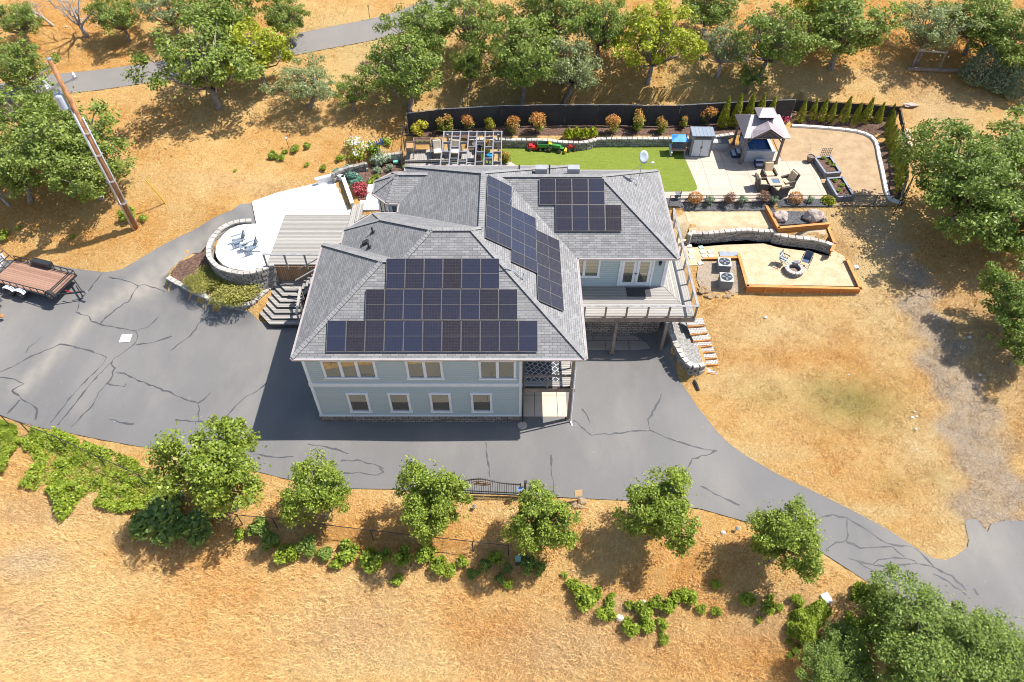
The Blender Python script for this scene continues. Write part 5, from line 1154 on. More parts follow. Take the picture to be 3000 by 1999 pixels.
m_=MB().box((0,0,0),(1.5,.4,.3)).build('tool_roll',M('black_box',(.03,.03,.035),None,3,.5),tr); m_.location=(-.2,W2+.1,dz+.3)
m_=MB(); rx=-L2-.05
for i in range(6): y=-W2+i*2*W2/5; m_.beam((rx,y,dz+.02),(rx-.75,y,dz+1.15),.04,.04)
for f in (0,.33,.66,1): m_.beam((rx-.75*f,-W2,dz+.02+1.13*f),(rx-.75*f,W2,dz+.02+1.13*f),.05,.05)
m_.build('ramp_gate',BLACK,tr)
m_=MB().box((-L2-1.35,.2,1.1),(1.0,1.7,.08)).box((-L2-1.35,.2,.75),(1.0,1.7,.6)); o=m_.build('cargo_box',WHITE,None); o.name='white_bin'; o.location=tr.location; o.rotation_euler=tr.rotation_euler; tag(o,'large white lidded bin behind the ramp gate of the flat trailer','bin')
t2=T('small_trailer','grey box trailer cut by the picture edge below the flat trailer','trailer',-40,893,.4,-.62)
MB().box((0,0,.75),(2.2,1.5,.7)).box((.9,0,1.12),(.5,1.4,.06)).build('trailer_body',M('trailer_grey',(.16,.18,.20),(.10,.11,.13),3,.5),t2)
MB().box((1.0,-.05,1.18),(.45,1.3,.05)).build('trailer_lid',PLW,t2)
MB().beam((1.1,.5,.5),(2.1,0,.45),.06,.08).beam((1.1,-.5,.5),(2.1,0,.45),.06,.08).tube([(1.8,0,.1),(1.8,0,.8)],.03,8).build('trailer_tongue',BLACK,t2)
MB().rock((2.2,0,.25),.14,3).build('coupler_cover',M('rusty',(.45,.20,.06),None,5,.8),t2); wheel((-.2,-.85,.33),t2); wheel((-.2,.85,.33),t2)
# manhole / drain plate on drive
o=MB().box(tuple(G(369,993)+Vector((0,0,.05))),(.68,.68,.05),rz=.1).build('utility_lid',M('lid_concrete',(.75,.73,.70),(.65,.6,.55),4,.8),bevel=.02); tag(o,'square pale concrete utility lid set in the asphalt','utility lid')
# adirondack chairs
def adir(label,x,y,rz):
    t=T('garden_chair',label,'chair',x,y,2.6,rz,'grey slatted chairs on the white terrace'); mt=M('slate_plastic',(.20,.25,.30),(.16,.2,.25),3,.6)
    m=MB()
    for i in range(5): m.box((-.22+i*.11,-.02,.33),(.095,.55,.025),M=Matrix.Rotation(.18,3,'X'))
    m.build('seat',mt,t); m=MB()
    for i in range(5): m.beam((-.2+i*.1,.26,.3),(-.26+i*.13,.62,1.02-.05*abs(i-2)),.095,.02,up=(0,1,0))
    m.build('backrest',mt,t)
    for s in (-1,1):
        MB().box((s*.34,.05,.58),(.13,.75,.025)).build('armrest',mt,t); MB().beam((s*.3,-.3,0),(s*.3,-.28,.57),.08,.03).build('leg',mt,t); MB().beam((s*.27,-.28,.36),(s*.27,.55,.05),.03,.1).build('leg',mt,t)
adir('grey slatted garden chair on the white terrace, nearer the driveway',700,718,R_(-60)); adir('grey slatted garden chair on the white terrace, nearer the boarded deck',736,739,R_(-60))
t=T('side_table','small grey slatted table between the two garden chairs on the white terrace','table',716,735,2.6,R_(-60)); mt=MATS['slate_plastic']
m=MB(); [m.box((-.18+i*.09,0,.45),(.08,.45,.025)) for i in range(5)]; m.build('table_top',mt,t)
for sx in (-1,1):
    for sy in (-1,1): MB().box((sx*.17,sy*.17,.22),(.05,.05,.44)).build('leg',mt,t)
# pergola
PGZ=5.7; px0,px1,py0,py1=-4.95,-.75,40.6,45.4
pg=thing('pergola','open grey timber pergola over the timber deck behind the house','pergola',(-2.85,43,3.2)); OF=(-2.85,43,3.2)
PG=M('pergola_grey',(.27,.27,.29),(.20,.20,.22),3,.65)
for x in (px0+.25,-2.85,px1-.25):
    for y in (py0+.25,py1-.25):
        if x==-2.85 and y>42: continue
        MB().box((x,y,4.35),(.14,.14,2.6)).build('post',PG,pg,off=OF)
for y in (py0,py1): MB().beam((px0-.1,y,PGZ-.1),(px1+.1,y,PGZ-.1),.08,.26).build('beam',PG,pg,off=OF)
for i in range(8):
    x=px0+(px1-px0)*i/7; MB().box((x,(py0+py1)/2,PGZ+.02),(.07,py1-py0-.1,.2)).build('rafter',PG,pg,off=OF)
    if i<7:
        m=MB(); 
        for k,f in enumerate((.16,.42,.72,.9) if i%2 else (.30,.55,.8)): m.box((x+(px1-px0)/14,py1-(py1-py0)*f,PGZ-.01),((px1-px0)/7-.08,.06,.18))
        m.build('blocking',PG,pg,off=OF)
for sx,x in ((1,px0+.25),(-1,px1-.25)): MB().beam((x,py1-.2,4.95),(x+sx*.55,py1-.2,5.5),.08,.08).build('brace',PG,pg,off=OF)
dk=thing('timber_deck','weathered two level timber deck under and beside the pergola','deck',(-6,44,3.2)); OF=(-6,44,3.2)
MB().prism([tuple(at(*q,3.45))[:2] for q in ((1193,437),(1400,437),(1400,465),(1186,470))],3.05,3.42).build('deck_boards',GREYX,dk,off=OF)
MB().prism([tuple(at(*q,3.28))[:2] for q in ((1186,478),(1400,474),(1380,488),(1305,520),(1180,520))],2.95,3.25).build('deck_boards',GREYX,dk,off=OF)
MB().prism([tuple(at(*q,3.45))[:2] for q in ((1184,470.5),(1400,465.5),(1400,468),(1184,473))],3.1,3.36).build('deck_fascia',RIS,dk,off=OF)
o=MB().box(at(1219,491,3.29),(.95,.6,.02)).build('deck_mat',M('pale_mat',(.38,.38,.36),None,8,.95)); tag(o,'pale grey mat on the lower timber deck','mat')
def planter(label,x,y,z,w_,d_,h,rz=0,legs=True,fill=None,grp=None):
    t=T('planter_box',label,'planter',x,y,z,rz,grp); m=MB(); wt=M('planter_wood',(.30,.24,.19),(.22,.17,.13),3,.8)
    zb=h-.3
    for s in (-1,1): m.box((0,s*d_/2,zb+.15),(w_,.03,.3)); m.box((s*w_/2,0,zb+.15),(.03,d_-.03,.3))
    m.box((0,0,zb+.02),(w_-.04,d_-.04,.03)); m.build('box',wt,t); MB().box((0,0,zb+.2),(w_-.05,d_-.05,.03)).build('soil',fill or MULCH,t)
    if legs:
        for sx in (-1,1):
            for sy in (-1,1): MB().box((sx*(w_/2-.03),sy*(d_/2-.03),zb/2),(.06,.06,zb)).build('leg',wt,t)
    return t
planter('raised wooden planter box with seedlings against the shrub bed',1239,440,3.45,1.25,.5,.95); planter('small raised wooden planter box beside the dark wire fence',1205,455,3.45,.55,.85,.9,fill=M('straw_fill',(.45,.27,.12),(.3,.17,.07),14,1))
for x,y,l in ((1220,417,'first'),(1238,417,'middle'),(1252,416,'last')): put_shrub('seedling',l+' lettuce seedling in the long raised planter box',x,y,.12,'weed',4.3,cat='plant')
put_shrub('planter_plant','green herb in the small pot at the edge of the lower deck',1191,495,.3,'weed',3.4,cat='plant')
def recliner(label,x,y,rz,z=3.42,cush=BEIGE,name='recliner',grp='cushioned recliners under the pergola'):
    t=T(name,label,'armchair',x,y,z,rz,grp)
    MB().box((0,0,.2),(.72,.75,.36)).build('base',WICK,t)
    for s in (-1,1): MB().beam((s*.42,-.4,.32),(s*.42,.35,.36),.12,.6).build('armrest',WICK,t)
    MB().box((0,.42,.62),(.8,.1,.95),M=Matrix.Rotation(-.28,3,'X')).build('back_frame',WICK,t)
    MB().box((0,-.05,.44),(.62,.66,.14)).build('seat_cushion',cush,t,bevel=.05); MB().box((0,.3,.78),(.62,.15,.7),M=Matrix.Rotation(-.28,3,'X')).build('back_cushion',cush,t,bevel=.05); return t
recliner('beige cushioned wicker recliner on the deck just outside the pergola',1283,456,R_(8)); recliner('beige cushioned wicker recliner under the pergola rafters',1335,456,R_(-5))
def pot(label,x,y,z,r,h,col,pl=None,name='plant_pot'):
    t=T(name,label,'plant pot',x,y,z); MB().lathe([(r*.7,0),(r,h*.85),(r*1.08,h*.87),(r*1.08,h),(r*.9,h),(r*.88,h*.9)],n=16).build('pot',col,t,smooth=False)
    MB().lathe([(r*.85,h*.88),(.01,h*.9)],n=12).build('soil',MULCH,t)
    if pl: put_shrub('potted_plant','leafy plant growing in the '+label,x,y,pl[1],pl[0],z+h*.85,cat='plant')
pot('black pot beside the pergola recliner',1405,448,3.42,.3,.5,BLACK); pot('taupe pot under the pergola',1408,458,3.42,.25,.4,M('taupe',(.30,.26,.22),None,3,.7)); pot('large dark planter with red edged leaves under the pergola',1424,446,3.4,.42,.75,M('dark_pot',(.05,.05,.05),None,3,.6),('phot',.5)); pot('bright blue pot at the pergola step',1437,478,3.2,.3,.7,M('blue_glaze',(.03,.25,.45),None,3,.25),('weed',.25)); pot('brown oval pot on the deck edge',1402,470,3.2,.3,.25,M('terracotta_dark',(.25,.12,.08),None,3,.7)); pot('black metal tub next to the white planter',1398,438,3.42,.35,.5,M('tub',(.12,.12,.13),None,3,.5))
t=T('garden_flag','bright green folded parasol flag beside the blue pot','flag',1413,500,3.15); MB().add([(0,0,2.0),(.35,.1,.6),(-.05,0,.3)],[(0,1,2)]).add([(0,.03,2.0),(.35,.13,.6),(-.05,.03,.3)],[(2,1,0)]).build('flag_cloth',M('lime_cloth',(.15,.45,.04),None,3,.8),t); MB().tube([(0,0,0),(0,0,2.0)],.02,6).build('flag_pole',MET,t)
o=MB().box(at(1405,500,3.35),(1.2,.5,.14)).build('paddling_pool',M('pool_blue',(.02,.30,.75),None,3,.3)); tag(o,'bright blue plastic tray under the end of the pergola','tray')
t=T('garden_spinner','blue metal garden wind spinner behind the stone blocks','garden ornament',1117,462,3.0)
MB().tube([(0,0,0),(0,0,1.6)],.015,6).build('spinner_pole',BLACK,t); BLU=M('spinner_blue',(.03,.15,.5),None,3,.3,.5)
m=MB()
for k in range(6):
    a=k*1.05; m.tube([(0,0,1.2),(.3*math.cos(a),.15*math.sin(a),1.15+.28*math.sin(a*1.7)),(.35*math.cos(a+.4),.15*math.sin(a+.4),1.6+.2*math.sin(a))],[.015,.05,.01],5)
m.build('spinner_blades',BLU,t)
o=MB().box(at(1160,474,2.95),(.4,.35,.12)).build('valve_box',M('green_lid',(.20,.55,.42),None,3,.6)); tag(o,'pale green irrigation box lid in the bark bed','valve box')
# satellite dish on rear roof
t=thing('satellite_dish','grey satellite dish on the rear slope of the house roof','satellite dish',(8.1,37.3,7.65))
MB().tube([(0,0,-.1),(0,.0,.9),(.0,-.15,1.15)],.03,8).tube([(-.6,.3,0),(0,0,.75)],.012,5).tube([(0,-.1,1.0),(.55,-.35,1.1)],.02,6).build('dish_mast',MET,t)
m=MB().lathe([(.02,-.06),(.2,-.03),(.32,.03),(.33,.045),(.2,0),(.02,-.03)],n=20); R3=Matrix.Rotation(R_(25),3,'Z')@Matrix.Rotation(R_(62),3,'X'); m.v=[tuple(R3@Vector((a,b*1.25,c))+Vector((0,-.2,1.45))) for a,b,c in m.v]; m.build('dish_reflector',M('dish_grey',(.40,.46,.54),None,3,.4),t,smooth=True)
MB().box((.6,-.38,1.14),(.16,.1,.1)).build('dish_receiver',WHITE,t)
# toys
def toy(name,label,x,y,parts,wheels,rz=0):
    t=T(name,label,'toy',x,y,YARD+.04,rz,'children ride-on toys by the garden wall')
    for nm,mat,boxes in parts:
        m=MB(); [m.box(c,d) for c,d in boxes]; m.build(nm,mat,t,bevel=.03)
    for wx,wy,r in wheels: wheel((wx,wy,r),t,r,.1)
toy('toy_trailer','red ride-on toy nearest the pergola by the garden wall',1560,438,[('body',REDP,[((0,0,.2),(.8,.4,.22)),((-.15,0,.36),(.3,.34,.16)),((.5,0,.12),(.3,.06,.05))])],[(-.2,-.24,.12),(-.2,.24,.12)])
toy('toy_wagon','green toy wagon with yellow wheels beside the red ride-on',1590,438,[('body',GREEN,[((0,0,.3),(.85,.5,.05)),((-.42,0,.45),(.04,.5,.3)),((.42,0,.45),(.04,.5,.3)),((0,.25,.45),(.85,.04,.3)),((0,-.25,.45),(.85,.04,.3))])],[(-.2,-.28,.14),(.2,-.28,.14),(-.2,.28,.14),(.2,.28,.14)])
toy('toy_tractor','green toy tractor with yellow seat and front loader',1625,442,[('body',GREEN,[((.1,0,.42),(.75,.26,.26)),((-.35,0,.36),(.3,.34,.2)),((.5,0,.36),(.4,.3,.06))]),('seat',YELLOW,[((-.38,0,.55),(.25,.25,.08)),((-.5,0,.7),(.06,.25,.3))]),('loader',YELLOW,[((.85,0,.18),(.18,.5,.25))])],[(-.35,-.28,.22),(-.35,.28,.22),(.4,-.24,.15),(.4,.24,.15)],-.3)
toy('toy_tractor','small red toy tractor at the end of the ride-on toy row',1672,441,[('body',REDP,[((0,0,.34),(.6,.24,.2)),((-.1,0,.5),(.22,.22,.08)),((.2,0,.5),(.05,.3,.05))]),('blade',YELLOW,[((-.42,0,.16),(.12,.4,.22))])],[(-.2,-.2,.15),(-.2,.2,.15),(.25,-.2,.15),(.25,.2,.15)],.25)
# water table with blue canopy
t=T('play_table','grey and tan play table with a blue canopy on the turf','play table',1983,448,YARD+.03)
MB().box((0,0,.45),(1.15,.75,.14)).build('table_top',M('play_tan',(.36,.27,.22),None,3,.6),t,bevel=.04); m=MB(); 
for s in (-1,1): MB().box((s*.5,0,.2),(.1,.65,.4)).build('leg',M('play_tan',(.3,.2,.2)),t)
MB().box((-.1,.1,.56),(.6,.4,.06)).build('basin',PLG,t); MB().box((-.55,-.1,.3),(.14,.9,.5),M=Matrix.Rotation(.3,3,'X')).build('slide',PLW,t,bevel=.03)
MB().beam((.45,.25,.5),(.3,.3,1.35),.05,.05).beam((-.45,.3,.5),(-.3,.3,1.35),.05,.05).build('canopy_post',M('lime_plastic',(.25,.5,.05),None,3,.4),t)
MB().add([(-.65,-.4,1.2),(.65,-.4,1.2),(.55,.5,1.3),(-.55,.5,1.3),(-.1,.1,1.5),(.25,.1,1.5)],[(0,1,5,4),(1,2,5),(2,3,4,5),(3,0,4)]).build('canopy',M('canopy_blue',(.03,.22,.72),(.10,.35,.85),2,.6),t)
MB().box((-.45,-.3,.58),(.1,.1,.12)).box((.5,-.3,.58),(.1,.1,.12)).build('play_cups',REDP,t)
# shed
t=T('storage_shed','grey plastic storage shed with pale double doors at the turf edge','shed',2045,447,YARD+.02,-.03); sw,sd,sh=1.6,1.15,1.75
MB().box((0,0,sh/2),(sw,sd,sh)).build('shed_body',PLG,t)
MB().prism([(-sw/2-.06,-sd/2-.08),(sw/2+.06,-sd/2-.08),(sw/2+.06,sd/2+.06),(-sw/2-.06,sd/2+.06)],sh+.01,sh+.09).build('shed_roof',boards('shed_roof_ribs',0,.28,(.22,.26,.31),(.19,.23,.28),(.10,.12,.14),.06),t)
for s in (-1,1): MB().box((s*.33,-sd/2-.015,.76),(.63,.03,1.42)).build('door',PLW,t,bevel=.01); MB().tube([(s*.045,-sd/2-.06,.72),(s*.045,-sd/2-.06,.95)],.018,6).build('door_handle',BLACK,t)
MB().box((0,-sd/2-.01,1.62),(1.2,.02,.1)).build('vent_panel',BLACK,t)
t=T('deck_box','pale grey storage chest between the shed and the gazebo','storage chest',2103,433,YARD+.02); MB().box((0,0,.26),(1.35,.6,.52)).build('chest_body',M('chest_grey',(.42,.42,.42),None,3,.6),t,bevel=.02); MB().box((0,0,.56),(1.4,.66,.09)).build('chest_lid',PLG,t,bevel=.02); MB().box((-.3,-.02,.615),(.75,.5,.02)).build('lid_mat',M('lid_pale',(.5,.48,.46),None,3,.7),t)
# gazebo with tin roof
gx0,gx1,gy0,gy1=17.25,19.95,45.2,47.75; gcx=(gx0+gx1)/2; gcy=(gy0+gy1)/2
t=thing('gazebo','brown posted gazebo with a cross gabled mauve metal roof over the hot tub','gazebo',(gcx,gcy,YARD)); BRW=M('gazebo_brown',(.20,.15,.12),(.16,.12,.10),3,.6)
for x in (gx0,gx1):
    for y in (gy0,gy1): MB().box((x-gcx,y-gcy,1.15),(.15,.15,2.3)).box((x-gcx,y-gcy,.1),(.22,.22,.2)).build('post',BRW,t)
hw=(gx1-gx0)/2; hd=(gy1-gy0)/2
m=MB()
for s in (-1,1): m.box((0,s*hd,2.32),(2*hw+.3,.12,.2)); m.box((s*hw,0,2.32),(.12,2*hd,.2))
m.build('beam',BRW,t)
m=MB()
for sx in (-1,1):
    for sy in (-1,1): m.beam((sx*hw,sy*hd,1.75),(sx*(hw-.5),sy*hd,2.3),.08,.08); m.beam((sx*hw,sy*hd,1.75),(sx*hw,sy*(hd-.5),2.3),.08,.08)
m.build('brace',BRW,t)
TIN=boards('tin_roof',0,.22,(.36,.31,.32),(.33,.28,.29),(.20,.17,.18),.10,rough=.4); TIN2=boards('tin_roof_b',1,.22,(.36,.31,.32),(.33,.28,.29),(.20,.17,.18),.10,rough=.4)
ov=.35; X1=hw+ov; Y1=hd+ov; ze=2.42; zr=3.35; q=.75; zq=ze+(zr-ze)*.78
def thick(pts,mat,nm,par,th=.04):
    n=len(pts); m=MB().add(pts+[(a,b,c-th) for a,b,c in pts],[tuple(range(n)),tuple(range(2*n-1,n-1,-1))]+[(i,i+n,(i+1)%n+n,(i+1)%n) for i in range(n)]); return m.build(nm,mat,par)
thick([(-X1,-Y1,ze),(X1,-Y1,ze),(X1*.62,0,zr),(-X1*.62,0,zr)],TIN,'roof_panel',t); thick([(X1,Y1,ze),(-X1,Y1,ze),(-X1*.62,0,zr),(X1*.62,0,zr)],TIN,'roof_panel',t)
thick([(-X1,Y1,ze),(-X1,-Y1,ze),(-X1*.62,0,zr)],TIN2,'roof_panel',t); thick([(X1,-Y1,ze),(X1,Y1,ze),(X1*.62,0,zr)],TIN2,'roof_panel',t)
# front gable
gw_=.95; fy=-Y1-.12
for s in (-1,1): thick([(0,fy,zr-.12),(0,-.25,zr-.05),(s*gw_*1.25,-.95,ze+.28),(s*gw_*1.25,fy,ze+.04)][::s],TIN2,'gable_panel',t)
MB().beam((-gw_,fy+.1,ze),(0,fy+.1,zr-.3),.06,.1).beam((gw_,fy+.1,ze),(0,fy+.1,zr-.3),.06,.1).beam((-gw_,fy+.1,ze),(gw_,fy+.1,ze),.06,.1).beam((-.5,fy+.1,ze),(0,fy+.1,ze+.4),.05,.06).beam((.5,fy+.1,ze),(0,fy+.1,ze+.4),.05,.06).build('gable_truss',BRW,t)
MB().box((0,0,zr+.02),(1.0,.9,.3)).build('roof_lantern',BLACK,t)
for s in (-1,1):
    thick([(-.72,s*.7,zr+.18),(.72,s*.7,zr+.18),(.35,0,zr+.5),(-.35,0,zr+.5)][::-s],TIN,'lantern_roof',t); thick([(s*.72,-.7,zr+.18),(s*.72,.7,zr+.18),(s*.35,0,zr+.5)][::s],TIN2,'lantern_roof',t)
# hot tub
t=thing('hot_tub','square grey hot tub filled with blue water under the gazebo','hot tub',(gcx+.05,gcy-.05,YARD+.03)); tw=1.0
m=MB(); hh=.88; TB=boards('tub_panels',2,.3,(.48,.48,.50),(.42,.42,.44),(.2,.2,.2),.03)
for s in (-1,1): m.box((0,s*tw,hh/2),(2*tw+.1,.1,hh)); m.box((s*tw,0,hh/2),(.1,2*tw-.1,hh))
m.build('tub_cabinet',TB,t)
m=MB()
for s in (-1,1): m.box((0,s*(tw-.06),hh+.03),(2*tw+.16,.26,.08)); m.box((s*(tw-.06),0,hh+.03),(.26,2*tw-.38,.08))
m.build('tub_rim',M('tub_acrylic',(.50,.53,.58),None,3,.25),t,bevel=.02); MB().box((0,0,.35),(2*tw-.2,2*tw-.2,.5)).build('tub_shell',M('tub_blue',(.02,.08,.25),(.05,.2,.45),2,.3),t)
WAT,nt_,b_=newmat('tub_water'); b_.inputs['Base Color'].default_value=(.03,.12,.35,1); b_.inputs['Roughness'].default_value=.03; MB().box((0,0,.74),(2*tw-.3,2*tw-.3,.02)).build('tub_water',WAT,t)
t=thing('cover_lifter','dark hot tub cover folded up behind the tub','cover',(gcx+.05,gcy+1.2,YARD+.03)); MB().box((0,0,.85),(2.1,.22,.9)).build('cover_panel',M('cover_blue',(.06,.10,.22),None,3,.6),t)
def step(label,x,y,rz):
    t=thing('tub_step',label,'step',(x,y,YARD+.03),rz,'hot tub steps'); dkn=M('step_navy',(.03,.04,.09),None,3,.5)
    MB().box((0,.17,.2),(.75,.34,.4)).box((0,-.15,.1),(.75,.32,.2)).build('step_body',dkn,t); MB().box((0,-.15,.215),(.7,.28,.03)).build('step_tread',PLW,t,bevel=.01); MB().box((0,.17,.415),(.7,.28,.03)).build('step_tread',PLW,t,bevel=.01)
step('dark hot tub step in front of the tub facing the patio chairs',gcx+.05,gcy-1.6,0); step('dark hot tub step at the side of the tub facing the shed',gcx-1.5,gcy-.2,R_(-90))
# wicker set and fire table
t=T('fire_table','square tiled fire table ringed by four wicker armchairs','table',2265,552,YARD+.02,.05)
MB().box((0,0,.3),(.85,.85,.55)).build('table_base',WICK,t); m=MB()
for s in (-1,1): m.box((0,s*.4,.62),(1.05,.26,.06)); m.box((s*.4,0,.62),(.26,.54,.06))
m.build('table_top',M('tile_tan',(.52,.40,.30),(.42,.31,.23),8,.5),t); MB().box((0,0,.61),(.52,.52,.03)).build('fire_pan',M('pan_blue',(.12,.17,.25),None,20,.4),t)
for x,y,rz,l in ((2248,522,5,'wicker armchair with tan cushions on the far side of the fire table'),(2303,545,-70,'wicker armchair with tan cushions on the side of the raised beds'),(2281,572,195,'wicker armchair with its back to the low wire fence'),(2229,552,90,'wicker armchair with tan cushions on the side of the turf')): recliner(l,x,y,R_(rz),YARD+.02,CUSH,'wicker_armchair','wicker armchairs round the fire table')
# raised beds
def rbed(label,pts,z=3.5):
    P=[at(x,y,z) for x,y in pts]; c=sum(P,Vector())/4; t=thing('raised_bed',label,'raised bed',(c.x,c.y,3.1)); m=MB(); cp=MB(); RB=boards('bed_boards',2,.2,(.22,.22,.25),(.16,.16,.19),(.05,.05,.06),.06)
    for i in range(4):
        a,b=P[i-1]-c,P[i]-c; a=Vector((a.x,a.y,.2));b=Vector((b.x,b.y,.2)); m.beam(a,b,.05,.42); a=Vector((a.x,a.y,.42));b=Vector((b.x,b.y,.42)); cp.beam(a,b,.14,.04)
        m.box((a.x,a.y,.22),(.12,.12,.5))
    m.build('bed_frame',RB,t); cp.build('bed_cap',M('cap_blue',(.25,.28,.34),None,3,.5),t)
    MB().prism([((p-c).x,(p-c).y) for p in P],.2,.3).build('soil',MULCH,t); return c
rbed('grey framed raised bed with trellis nearest the concrete patio pot',[(2388,463),(2432,459),(2462,505),(2420,509)]); rbed('grey framed raised bed touching the low wire fence',[(2424,524),(2468,520),(2501,574),(2455,578)])
for x,y,l in ((2412,466,'green seedlings below the trellises'),(2428,478,'small seedling in the middle of the trellis bed'),(2440,486,'yellow green seedling in the trellis bed'),(2447,531,'leafy row in the bed by the wire fence'),(2465,545,'small sprout in the bed by the wire fence'),(2456,560,'larger sprout at the near end of the bed by the wire fence')): put_shrub('seedling',l,x,y,.2,'weed',3.42,cat='plant')
for i,(x,y) in enumerate(((2407,461),(2423,461))):
    t=T('trellis',('first' if i==0 else 'second')+' small dark trellis in the raised bed, counting from the pot','trellis',x,y,3.4); m=MB()
    for s in (-.14,0,.14): m.box((s,0,.4),(.03,.02,.8))
    for z in (.2,.4,.6,.75): m.box((0,.0,z),(.34,.018,.03))
    m.build('trellis_slats',TIMB,t)
pot('brown pot at the corner of the concrete patio',2371,474,3.12,.27,.5,M('brown_pot',(.18,.13,.10),None,3,.7)); 
t=T('sapling','thin leafless sapling in the brown patio pot','plant',2371,466,3.5); m=MB(); branchy(m,Vector((0,0,0)),Vector((.1,0,1)).normalized(),1.0,.012,2,np.random.default_rng(2)); m.build('stem',BARK,t)
t=T('hose_reel','small grey hose reel by the low wire fence','hose reel',1983,585,3.1); MB().lathe([(.22,0),(.1,.05),(.1,.25),(.22,.3)],(0,0,.25),14).build('reel',PLG,t); MB().box((.2,0,.35),(.05,.1,.7)).build('reel_stand',BLACK,t)
o=MB().box(at(2306,572,3.13),(.55,.42,.05)).build('paving_stone',M('white_tile',(.7,.68,.64),None,4,.8)); tag(o,'pale loose paving slab behind the wicker chair','paving slab')
# boulders, stones
def rock(name,label,x,y,r,seed,z=None,mat=None,group=None,sq=(1,.85,.7),cat='rock'):
    p=at(x,y,z) if z is not None else G(x,y)
    o=MB().rock((0,0,r*.3),r,seed,sq,3 if r>.3 else 2).build(name,mat or M('boulder',(.50,.42,.37),(.34,.27,.23),2.5,.95,bmp=.05),None,loc=p.to_tuple()); return tag(o,label,cat,group)
rock('boulder','rounded pale boulder in the dark gravel, nearer the balcony',2287,640,.52,1,2.95); rock('boulder','larger pale pinkish boulder in the dark gravel',2381,640,.72,4,2.95,sq=(1,.75,.75))
k=0
RM=M('field_stone',(.38,.27,.15),(.22,.15,.09),3,.95,bmp=.03)
rng=random.Random(4)
ORD2=ORD+'twenty-first twenty-second twenty-third twenty-fourth twenty-fifth last'.split()
for i in range(26):
    f=i/25; x=2052+100*f+rng.uniform(-6,6); y=868-26*math.sin(f*3.1)*0+rng.uniform(-22,8); 
    rock('rock',ORD2[i]+' brown field stone of the pile below the air conditioners, counting from the balcony',x,y,.14+.09*((i*7)%5)/4,i,1.5,RM,'field stones piled below the air conditioners')
for i,(x,y) in enumerate([(2056,812),(2058,830),(2064,846),(2068,858),(2100,846)]): rock('rock',ORD[i]+' brown field stone down the line beside the balcony',x,y,.2,i+40,1.5,RM,'field stones in a line beside the balcony')
WS=M('white_stone',(.62,.57,.49),(.45,.4,.34),3,.9)
for x,y,r,l in [(2680,1208,.12,'small white rock in the trio above the larger ones by the gravel track'),(2672,1225,.17,'white rock of the cluster beside the gravel track'),(2685,1222,.14,'white rock touching another beside the gravel track'),(2683,1258,.16,'pale rock alone between the two white clusters'),(2680,1300,.13,'upper white rock of the lowest cluster by the track'),(2684,1318,.15,'lowest white rock by the gravel track'),(2672,1325,.1,'tiny white rock at the end of the track cluster'),(2242,932,.2,'flat white rock on the straw slope below the orange edging'),(2486,1100,.13,'small pale rock in the middle of the straw slope'),(2840,990,.2,'pale rock in the tree shade beside the track'),(2870,1100,.18,'white rocks at the edge of the tree shade'),(2883,1114,.15,'small white rock next to the shade edge rock'),(2118,1562,.25,'white rock beside the lonely path light'),(1840,1709,.12,'tiny white rock below the tree shadow'),(1885,1768,.3,'white rock among the bank shrubs'),(1815,1812,.35,'pale broken rock half buried between bank shrubs'),(195,80,.2,'white rock near the small dead tree'),(2405,928,.1,'tiny pale rock on the straw slope')]: rock('rock',l,x,y,r*.62,int(x),None,WS,'pale loose rocks on the dry slopes')
o=rock('rock','pale slab of rock outside the fence corner at the far clearing',2665,312,.45,7,None,None,None,(1.3,.6,.3))
for i,(x,y) in enumerate([(2440,632),(2452,628),(2470,630),(2488,638),(2500,645)]): rock('rock',['first','second','third','fourth','last'][i]+' rock in the short row beside the boulder bed',x,y,.14,i+70,None,RM,'small rocks in a row by the boulder bed')
# stepping pavers
for i,(x,y,g) in enumerate([(2020,721,0),(2024,737,0),(2026,754,0),(2054,725,1),(2058,738,0),(2080,737,0),(2082,750,0),(2064,751,0),(2052,771,0)]):
    o=MB().box(at(x,y,2.03),(.32,.3,.05),rz=.05*i).build('paving_stone',M('paver_green',(.35,.58,.48),None,4,.8) if g else MATS['white_tile']); tag(o,'pale green paver among the stepping stones' if g else ORD[i]+' square pale stepping stone set in the sand beside the balcony','paving stone','stepping stones in the sand')
# air conditioners
def ac(label,x,y):
    t=T('air_conditioner',label,'air conditioner',x,y,1.5,R_(-6),'air conditioners beside the balcony'); w_=.42
    MB().box((0,0,.03),(.95,.95,.06)).build('base_pad',CONC,t); o=MB().box((0,0,.47),(2*w_,2*w_,.82)).build('casing',boards('ac_louvres',2,.05,(.28,.31,.34),(.24,.27,.30),(.07,.08,.09),.35),t,bevel=.05)
    top=MB().box((0,0,.91),(2*w_+.03,2*w_+.03,.06)).build('top_cover',M('ac_pale',(.52,.56,.55),None,3,.4),t,bevel=.03)
    MB().lathe([(.36,.945),(.36,.955),(.01,.956)],n=24).build('fan_opening',M('ac_black',(.04,.045,.05),None,3,.5),t)
    m=MB()
    for k in range(4): m.box((.17*math.cos(k*1.57),.17*math.sin(k*1.57),.962),(.30,.12,.008),rz=k*1.57)
    m.build('fan_blades',M('fan_grey',(.25,.28,.32),None,3,.4),t); m=MB()
    for r in (.1,.2,.3,.37): m.tube([(r*math.cos(a*.524),r*math.sin(a*.524),.985) for a in range(13)],.006,4,cap=False)
    m.lathe([(.06,.97),(.06,1.0)],n=10); m.build('fan_guard',BLACK,t)
ac('air conditioner nearer the orange timber edging',2114,797); ac('air conditioner with the larger looking fan, nearer the rock pile',2120,842)
o=MB().tube([at(2098,790,1.7),at(2090,810,1.56),at(2095,830,1.55),at(2103,840,1.7)],.035,6).build('drain_hose',BLACK); tag(o,'black hose lying beside the air conditioners','hose')
